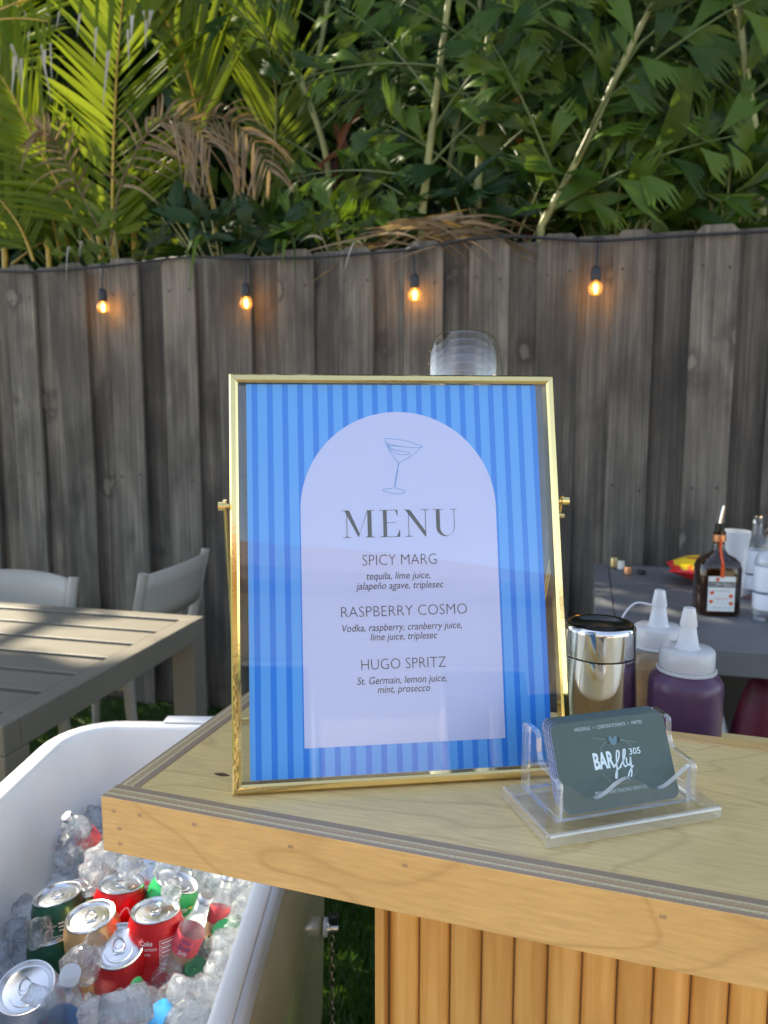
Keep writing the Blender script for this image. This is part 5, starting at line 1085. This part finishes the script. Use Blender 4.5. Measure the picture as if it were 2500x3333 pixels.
for k in range(34):
    px, py = random.choice(((1570, 640), (1600, 700), (1640, 300), (1110, 480), (1120, 560), (1660, 330), (1500, 690), (1700, 710))); strip(mb, Pf(px + random.gauss(0, 25), py + random.gauss(0, 30), random.uniform(.3, .7)), FD * random.uniform(-.5, .5) + np.array((0, 0, random.uniform(-1, 1))), TOCAM + unit((random.gauss(0, 1), random.gauss(0, 1), random.gauss(0, 1))) * .6, random.uniform(.12, .28), random.uniform(.02, .05), .2, 0, 5, None, random.uniform(-.3, .3))
mb.build('foliage', M_rust, o, 60)
bpy.context.view_layer.update()
for o in PAL:
    inv = o.matrix_world.inverted()
    for c in kids(o): c.matrix_parent_inverse = inv
# deep foliage mass far behind the palms
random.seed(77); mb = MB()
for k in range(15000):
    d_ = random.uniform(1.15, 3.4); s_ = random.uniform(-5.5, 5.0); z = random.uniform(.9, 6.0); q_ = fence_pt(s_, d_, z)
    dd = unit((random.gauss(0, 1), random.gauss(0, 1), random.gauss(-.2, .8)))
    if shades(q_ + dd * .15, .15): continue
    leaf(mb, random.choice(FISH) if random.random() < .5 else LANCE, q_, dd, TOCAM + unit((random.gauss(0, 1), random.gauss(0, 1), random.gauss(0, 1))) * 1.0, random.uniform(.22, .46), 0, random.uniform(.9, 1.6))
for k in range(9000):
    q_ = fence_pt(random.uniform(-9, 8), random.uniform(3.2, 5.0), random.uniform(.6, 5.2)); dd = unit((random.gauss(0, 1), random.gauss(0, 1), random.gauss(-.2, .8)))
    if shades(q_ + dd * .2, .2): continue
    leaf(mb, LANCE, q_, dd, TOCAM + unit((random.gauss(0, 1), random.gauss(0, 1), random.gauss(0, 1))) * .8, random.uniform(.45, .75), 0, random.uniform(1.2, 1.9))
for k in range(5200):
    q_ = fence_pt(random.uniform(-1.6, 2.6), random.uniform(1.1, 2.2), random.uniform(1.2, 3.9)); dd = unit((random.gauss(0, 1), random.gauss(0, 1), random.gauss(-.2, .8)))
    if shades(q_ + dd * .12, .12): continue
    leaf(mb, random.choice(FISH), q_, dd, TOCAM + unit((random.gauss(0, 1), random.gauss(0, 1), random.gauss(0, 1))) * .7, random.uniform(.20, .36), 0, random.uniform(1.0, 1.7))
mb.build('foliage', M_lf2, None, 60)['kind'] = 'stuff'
# unseen tree added beyond the fence, its crown shaped to shade the patio
tr = thing('added_shade_tree', 'unseen tall broadleaf tree added beyond the fence on the left to shade the patio', 'tree', T(-4.0, 7.2, 0)); trc = np.array((-4.2, 4.2, 5.9)); mb = MB()
MB().tube([(0, 0, 0), (.05, -.1, 1.5), (.0, -.4, 3.0), (-.1, -1.0, 4.6), (-.2, -1.9, 6.0)], [.18, .16, .14, .11, .06], 12).build('trunk', pmat('tree_bark', (.12, .09, .065), .8, bump=.6, bscale=30, var=.3), tr, 60)
for k in range(16):
    a = k * .7; pts_ = [np.array((-.1, -1.0 - .05 * k, 4.5 + .08 * k)), np.array((-.2 + 1.0 * math.cos(a), -2.2 + .9 * math.sin(a), 5.7)), np.array((-.2 + 2.2 * math.cos(a), -2.9 + 2.0 * math.sin(a), 6.2))]
    wp = cat_rom([p_ + (-4.0, 7.2, 0) for p_ in pts_], 5)
    if any(shades(p_, .08) for p_ in wp): continue
    MB().tube(pts_, [.05, .03, .010], 8).build('limb', bpy.data.materials['tree_bark'], tr, 60)
n = 0
while n < 10500:
    u_ = rng.normal(size=3); u_ /= np.linalg.norm(u_); r_ = rng.random() ** (1 / 3); q_ = trc + u_ * r_ * np.array((2.9, 2.7, 1.1)); n += 1
    dd = unit((random.gauss(0, 1), random.gauss(0, 1), random.gauss(-.3, .6))); sz = random.uniform(.16, .30)
    if any(shades(q_ + dd * sz * k_, .07) for k_ in (.15, .5, .9)): continue
    b0 = len(mb.v); leaf(mb, LANCE, q_, dd, np.array((0, 0, 1)) + unit((random.gauss(0, 1), random.gauss(0, 1), random.gauss(0, 1))) * .8, sz, 0, random.uniform(1.2, 2.0))
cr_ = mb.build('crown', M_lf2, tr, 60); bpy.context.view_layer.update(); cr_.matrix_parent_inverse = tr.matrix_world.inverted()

# ================================================================== HOUSE ACROSS THE PATIO (seen mirrored in the glass and brass)
hs = thing('house', 'sunlit beige stucco house behind the viewer, mirrored in the menu glass', 'house', T(0, -7.2, 0) @ rot(R(-13), 'Z'))
M_stucco = pmat('beige_stucco', (.64, .575, .47), .85, bump=.4, bscale=80, var=.06); M_roof = pmat('brown_roof_tile', (.26, .17, .12), .7, bump=.5, bscale=12, var=.25)
MB().box(-6, 6, -5, 0, 0, 2.95).build('wall', M_stucco, hs)
mb = MB(); mb.add([(-6.5, .6, 2.952), (6.5, .6, 2.952), (6.5, -5.6, 2.952), (-6.5, -5.6, 2.952), (-6.5, .6, 3.1), (6.5, .6, 3.1), (6.5, -5.6, 3.1), (-6.5, -5.6, 3.1), (-3.5, -2.5, 4.3), (3.5, -2.5, 4.3)], [(0, 1, 2, 3), (0, 4, 5, 1), (1, 5, 6, 2), (2, 6, 7, 3), (3, 7, 4, 0), (4, 8, 9, 5), (5, 9, 6), (6, 9, 8, 7), (7, 8, 4)]); mb.build('roof', M_roof, hs)
M_win = pmat('dark_window', (.03, .04, .05), .05, var=.1); M_wfr = pmat('white_window_frame', (.75, .74, .7), .5, var=.03)
for x, w_, z0, z1 in ((-3.6, 1.2, .95, 2.1), (3.4, 1.2, .95, 2.1), (.2, 1.8, .05, 2.15)):
    wf = MB().box(x - w_ / 2 - .06, x + w_ / 2 + .06, .003, .04, z0 - .06, z1 + .06).build('window', M_wfr, hs, bevel=.005); MB().box(x - w_ / 2, x + w_ / 2, .042, .05, z0, z1).build('pane', M_win, wf)
